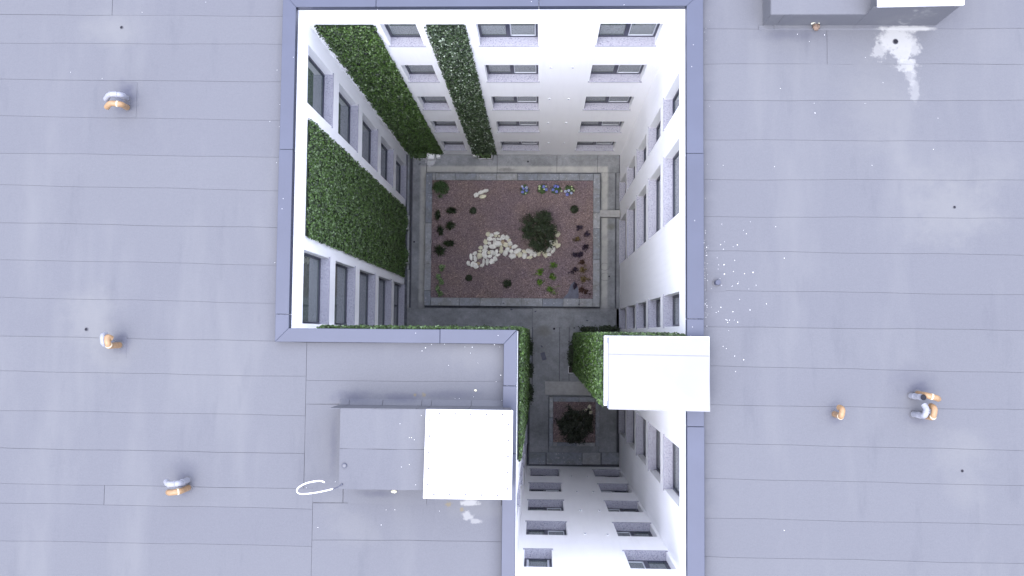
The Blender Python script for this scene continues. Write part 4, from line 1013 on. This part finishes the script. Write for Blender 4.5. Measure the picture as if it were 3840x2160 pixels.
MB().tube([tuple(p) for p in pp], .011, 8).build('dark_clip', M['rubber'], th); MB().cyl(pp[-1].x, pp[-1].y, ZB, ZB+.04, .02, .014, 10).build('anchor', M['rubber'], th)
# the stone thing by the north east block and the rag on the middle skirt
def lump(x, y, z, r, m_, name, label, cat, sq=(1, 1, .6)):
    mb = MB(); k = 9
    for j in range(1, 5):
        for i in range(k):
            a = 2*math.pi*i/k; f = math.sin(math.pi*j/5)*random.uniform(.85, 1.15); mb.v.append((x+r*sq[0]*f*math.cos(a), y+r*sq[1]*f*math.sin(a), z+r*sq[2]*(1+math.cos(math.pi*j/5))))
    mb.v += [(x, y, z+2*r*sq[2]), (x, y, z)]
    for j in range(3):
        for i in range(k): a = j*k+i; b_ = j*k+(i+1) % k; mb.f.append((a, a+k, b_+k, b_))
    for i in range(k): mb.f.append((4*k, i, (i+1) % k)); mb.f.append((4*k+1, 3*k+(i+1) % k, 3*k+i))
    o = mb.build(name, M[m_], smooth=True); return tag(o, label, cat)
x, y = at(3060, 102, ZR+.05); o = lump(x, y, ZR+.02, .085, 'brownstone', 'brown_stone', 'mottled brown stone lying at the foot of the raised block top right', 'stone', (1, 1.1, .7))
mb = MB(); mb.tube([(*at(3042, 90, ZR+.16), ZR+.16), (*at(3052, 84, ZR+.18), ZR+.18), (*at(3066, 82, ZR+.18), ZR+.18), (*at(3073, 86, ZR+.16), ZR+.16)], .016, 8)
mb.build('pale_rim', M['rock_cream'], o)
x, y = at(1478, 1843, ZR+.05); lump(x, y, ZR+.02, .045, 'rock_cream', 'rag_scrap', 'small crumpled pale scrap at the lower edge of the raised block', 'scrap', (1.5, .8, .5))
x, y = at(1783, 1464, ZR+.02); lump(x, y, ZR+.01, .028, 'rock_cream', 'leaf_scrap', 'yellowish scrap lying on the roof above the white cover', 'scrap', (1.1, .9, .3))
# pebbles and droppings scattered on the roof
random.seed(3)
proto = lump(0, 0, 0, .5, 'pebble', 'pebble', 'white pebble scattered on the grey roof', 'pebble', (1, .85, .4)); proto['group'] = 'white pebbles scattered on the roof'
R8 = lambda x, y: (2600+x*.4141, 800+y*.4141)
pb = [(85, 232, 4), (95, 267, 6), (120, 307, 6), (121, 380, 5), (86, 457, 5), (247, 284, 5), (272, 325, 4), (283, 257, 3), (360, 302, 3), (398, 286, 6), (374, 425, 5), (216, 402, 3), (277, 466, 7), (229, 467, 4), (281, 550, 7), (363, 527, 4), (463, 546, 5), (540, 535, 8),
      (402, 636, 6), (408, 622, 3), (257, 652, 4), (568, 650, 4), (502, 684, 3), (418, 781, 4), (661, 820, 5), (249, 851, 6), (227, 887, 4), (206, 898, 4), (358, 891, 6), (513, 875, 6), (295, 962, 5), (305, 968, 5), (328, 967, 5), (371, 967, 3), (311, 988, 5), (402, 985, 6),
      (122, 1021, 5), (320, 1063, 3), (269, 1204, 4), (299, 1224, 4), (374, 1292, 5), (456, 1326, 6), (382, 1433, 4), (746, 121, 4), (480, 185, 4), (823, 406, 5), (454, 154, 3), (109, 178, 4), (258, 97, 3), (516, 76, 3), (127, 608, 4), (105, 590, 4), (108, 820, 5), (122, 835, 5),
      (125, 850, 4), (110, 158, 3), (165, 848, 3), (92, 900, 3), (115, 940, 3), (350, 662, 3), (242, 590, 3), (162, 680, 3), (355, 655, 3), (225, 505, 3), (126, 455, 3), (97, 505, 3), (130, 555, 3), (85, 522, 4)]
pebs = [(R8(x, y), r) for x, y, r in pb]
for _ in range(48):
    u = 2641+abs(random.gauss(0, 1))*10; v = random.choice((random.gauss(950, 60), random.gauss(1130, 90), random.uniform(60, 1400))); pebs.append(((u, v), random.choice((1.6, 2, 2.5))))
for (x, y, r_) in ((545, 367, 4), (835, 375, 6), (672, 445, 4), (335, 257, 4), (804, 283, 3), (733, 1213, 6), (361, 949, 4), (725, 1107, 3), (1270, 1111, 3), (2052, 1268, 3), (1463, 887, 3), (1275, 617, 3)): pebs.append(((2800+x*.3494, r_*0+y*.3494), r_))
R6 = lambda x, y: (1500+x*.2329, 1180+y*.2329)
for (x, y, r_) in ((508, 478, 8), (717, 475, 9), (412, 533, 11), (356, 583, 10), (1163, 523, 9), (1135, 618, 7), (1520, 484, 11), (1623, 975, 11), (783, 815, 6), (1608, 520, 5), (1046, 518, 6), (1255, 778, 5), (1548, 1078, 6)): pebs.append((R6(x, y), r_*.56))
for p in ((533, 46), (265, 271), (383, 294), (772, 8), (1039, 263), (1049, 392), (1012, 455), (1048, 475), (1037, 610), (1149, 1829), (2942, 1989), (2940, 1988), (1031, 985), (1448, 1912), (1430, 1968), (1192, 1978), (2712, 620), (2904, 625), (3500, 560), (3270, 620)): pebs.append((p, 3.5))
for (x, y, r_) in ((1810, 40, 4), (1957, 22, 4), (1575, 80, 5), (2248, 57, 5), (1767, 38, 3), (2120, 128, 4), (2042, 130, 3), (540, 893, 4), (1553, 1098, 4), (1150, 1180, 5), (1010, 1335, 5), (362, 1362, 4), (1607, 1193, 4)): pebs.append((R4(x, y), r_*.88))
on_coping = [((1100, 215), H), ((1062, 745), H), ((1058, 783), H), ((1559, 1249), H), ((1868, 1258), H), ((2600, 168), H), ((2594, 250), H), ((2605, 827), H), ((2597, 1226), H), ((2590, 1260), H), ((2340, 18), H), ((1993, 6), H)]
on_block = [((1500, 1589), ZB), ((1535, 1641), ZB), ((1543, 1641), ZB), ((1554, 1649), ZB), ((1535, 1742), ZB), ((1559, 1818), ZB), ((1505, 1751), ZB), ((1580, 1558), ZB)]
allp = [(p, r_, ZR+.010) for p, r_ in pebs]+[(p, 4, z+.006) for p, z in on_coping+on_block]
first = True
for (u, v), r_, z in allp:
    x, y = at(u, v, z); s = r_*.31*(CAM.z-z)/FPX*2
    o = proto if first else proto.copy()
    if not first: COL.objects.link(o)
    first = False
    o.location = (x, y, z); o.scale = (s, s, s); o.rotation_euler = (0, 0, random.uniform(0, 6))
    big = 'larger' if r_ >= 5 else ('tiny' if r_ < 3 else 'small')
    if x > W+1.2: o['label'] = big+' white pebble out on the right roof, away from the coping'
    elif x > W: o['label'] = big+' white pebble scattered beside the right coping'
    elif x < 0 and x < -.8: o['label'] = big+' white pebble on the open left roof'
    elif x < 0: o['label'] = big+' white pebble beside the left coping'
    else: o['label'] = big+' white pebble on the roof near the middle raised block'
    if z > ZB-.1 and z < ZB+.1: o['label'] = 'white pebble lying on top of the raised block'
    elif abs(z-H-.006) < .01: o['label'] = 'white pebble lying on the metal coping'

# ------------------------------------------------------------------ small vents on the walls, litter and cables in the court
def wall_vent(P, n, label, grp):
    x, y, z = P; n = Vector((*n, 0)); th = empty('wall_vent', P, label, 'wall vent', grp)
    a = Vector(P); mb = MB(); mb.tube([tuple(a), tuple(a+n*.012)], .034, 14); mb.build('collar', M['plaster'], th)
    mb = MB(); mb.tube([tuple(a+n*.012), tuple(a+n*.022)], .026, 12); mb.build('grille', M['bracket'], th)  # grille face coloured dark to give the vent its small shadow
rows_ = ('upper', 'second', 'third', 'lowest')
for i, (a_, b_) in enumerate((((2065, 252), (2148, 252)), ((2061, 369), (2132, 370)), ((2055, 460), (2122, 459)), ((2057, 534), (2115, 534)))):
    for (u, v), sd_ in ((a_, 'left'), (b_, 'right')):
        x, z = aty(u, v, 0); wall_vent((x, 0, z), (0, -1), f'{rows_[i]} {sd_} small round vent on the far white wall', 'round vents on the far wall')
for i, (a_, b_) in enumerate((((2194, 2003), (2278.5, 2006)), ((2176.7, 1914.6), (2248, 1916)), ((2163, 1844.6), (2225, 1846)), ((2143, 1787), (2202, 1787.6)))):
    for (u, v), sd_ in ((a_, 'left'), (b_, 'right')):
        x, z = aty(u, v, LS); wall_vent((x, LS, z), (0, 1), f'small round vent on the near white wall, {("nearest", "second", "third", "deepest")[i]} row, {sd_}', 'round vents on the near wall')
for (u, v, an, lb) in ((1573, 615, 20, 'dark dropped object in the left paving strip near the corner'), (1918, 1161, 0, 'dark scrap just below the lower kerb, left'), (2008, 1168, 30, 'dark scrap just below the lower kerb, right'), (2202, 1202, -10, 'dark scrap on the paving above the passage, right'), (2031, 1299, -40, 'dark scrap in the passage above the loose tile')):
    x, y = at(u, v, .01); o = lump(0, 0, 0, .028, 'rubber', 'scrap', lb, 'scrap', (1.8, .8, .3)); o.location = (x, y, .002); o.rotation_euler.z = rad(an)
for (u, v, lb) in ((1888, 1137, 'dark scrap lying on the lower kerb'), (2171, 1141, 'dark scrap on the lower kerb at its right end')):
    x, y = at(u, v, .31); o = lump(0, 0, 0, .03, 'rubber', 'scrap', lb, 'scrap', (1.3, .7, .3)); o.location = (x, y, .306)
for (a_, lb) in ((((1612, 905), (1613, 912), (1615, 898)), 'upper dark twig on the left kerb'), (((1613, 968), (1616, 962), (1617, 954)), 'lower dark twig on the left kerb')):
    mb = MB(); mb.tube([(*at(u, v, .32), .315) for u, v in a_], .009, 6); tag(mb.build('twig', M['rubber']), lb, 'twig')
for c, r_, lb in (((2268, 1000), 17, 'upper loop of thin cable lying beside the right kerb'), ((2270, 1038), 18, 'lower loop of thin cable lying beside the right kerb')):
    pts = []
    for i in range(30):
        a_ = i/29*5.6; u = c[0]+r_*math.cos(a_)*(1+.1*math.sin(3*a_)); v = c[1]+r_*.8*math.sin(a_); pts.append((*at(u, v, .02), .015))
    mb = MB(); mb.tube(pts, .005, 6); tag(mb.build('cable_loop', M['hose']), lb, 'cable')
mb = MB(); mb.tube([(*at(u, v, z), z) for u, v, z in ((1520, 1212, .1), (1523, 1216, .15), (1523, 1226, .12))], .012, 8)
tag(mb.build('hose_end', M['leaf_lime']), 'short curved yellow hose end at the lower left corner of the court', 'hose')
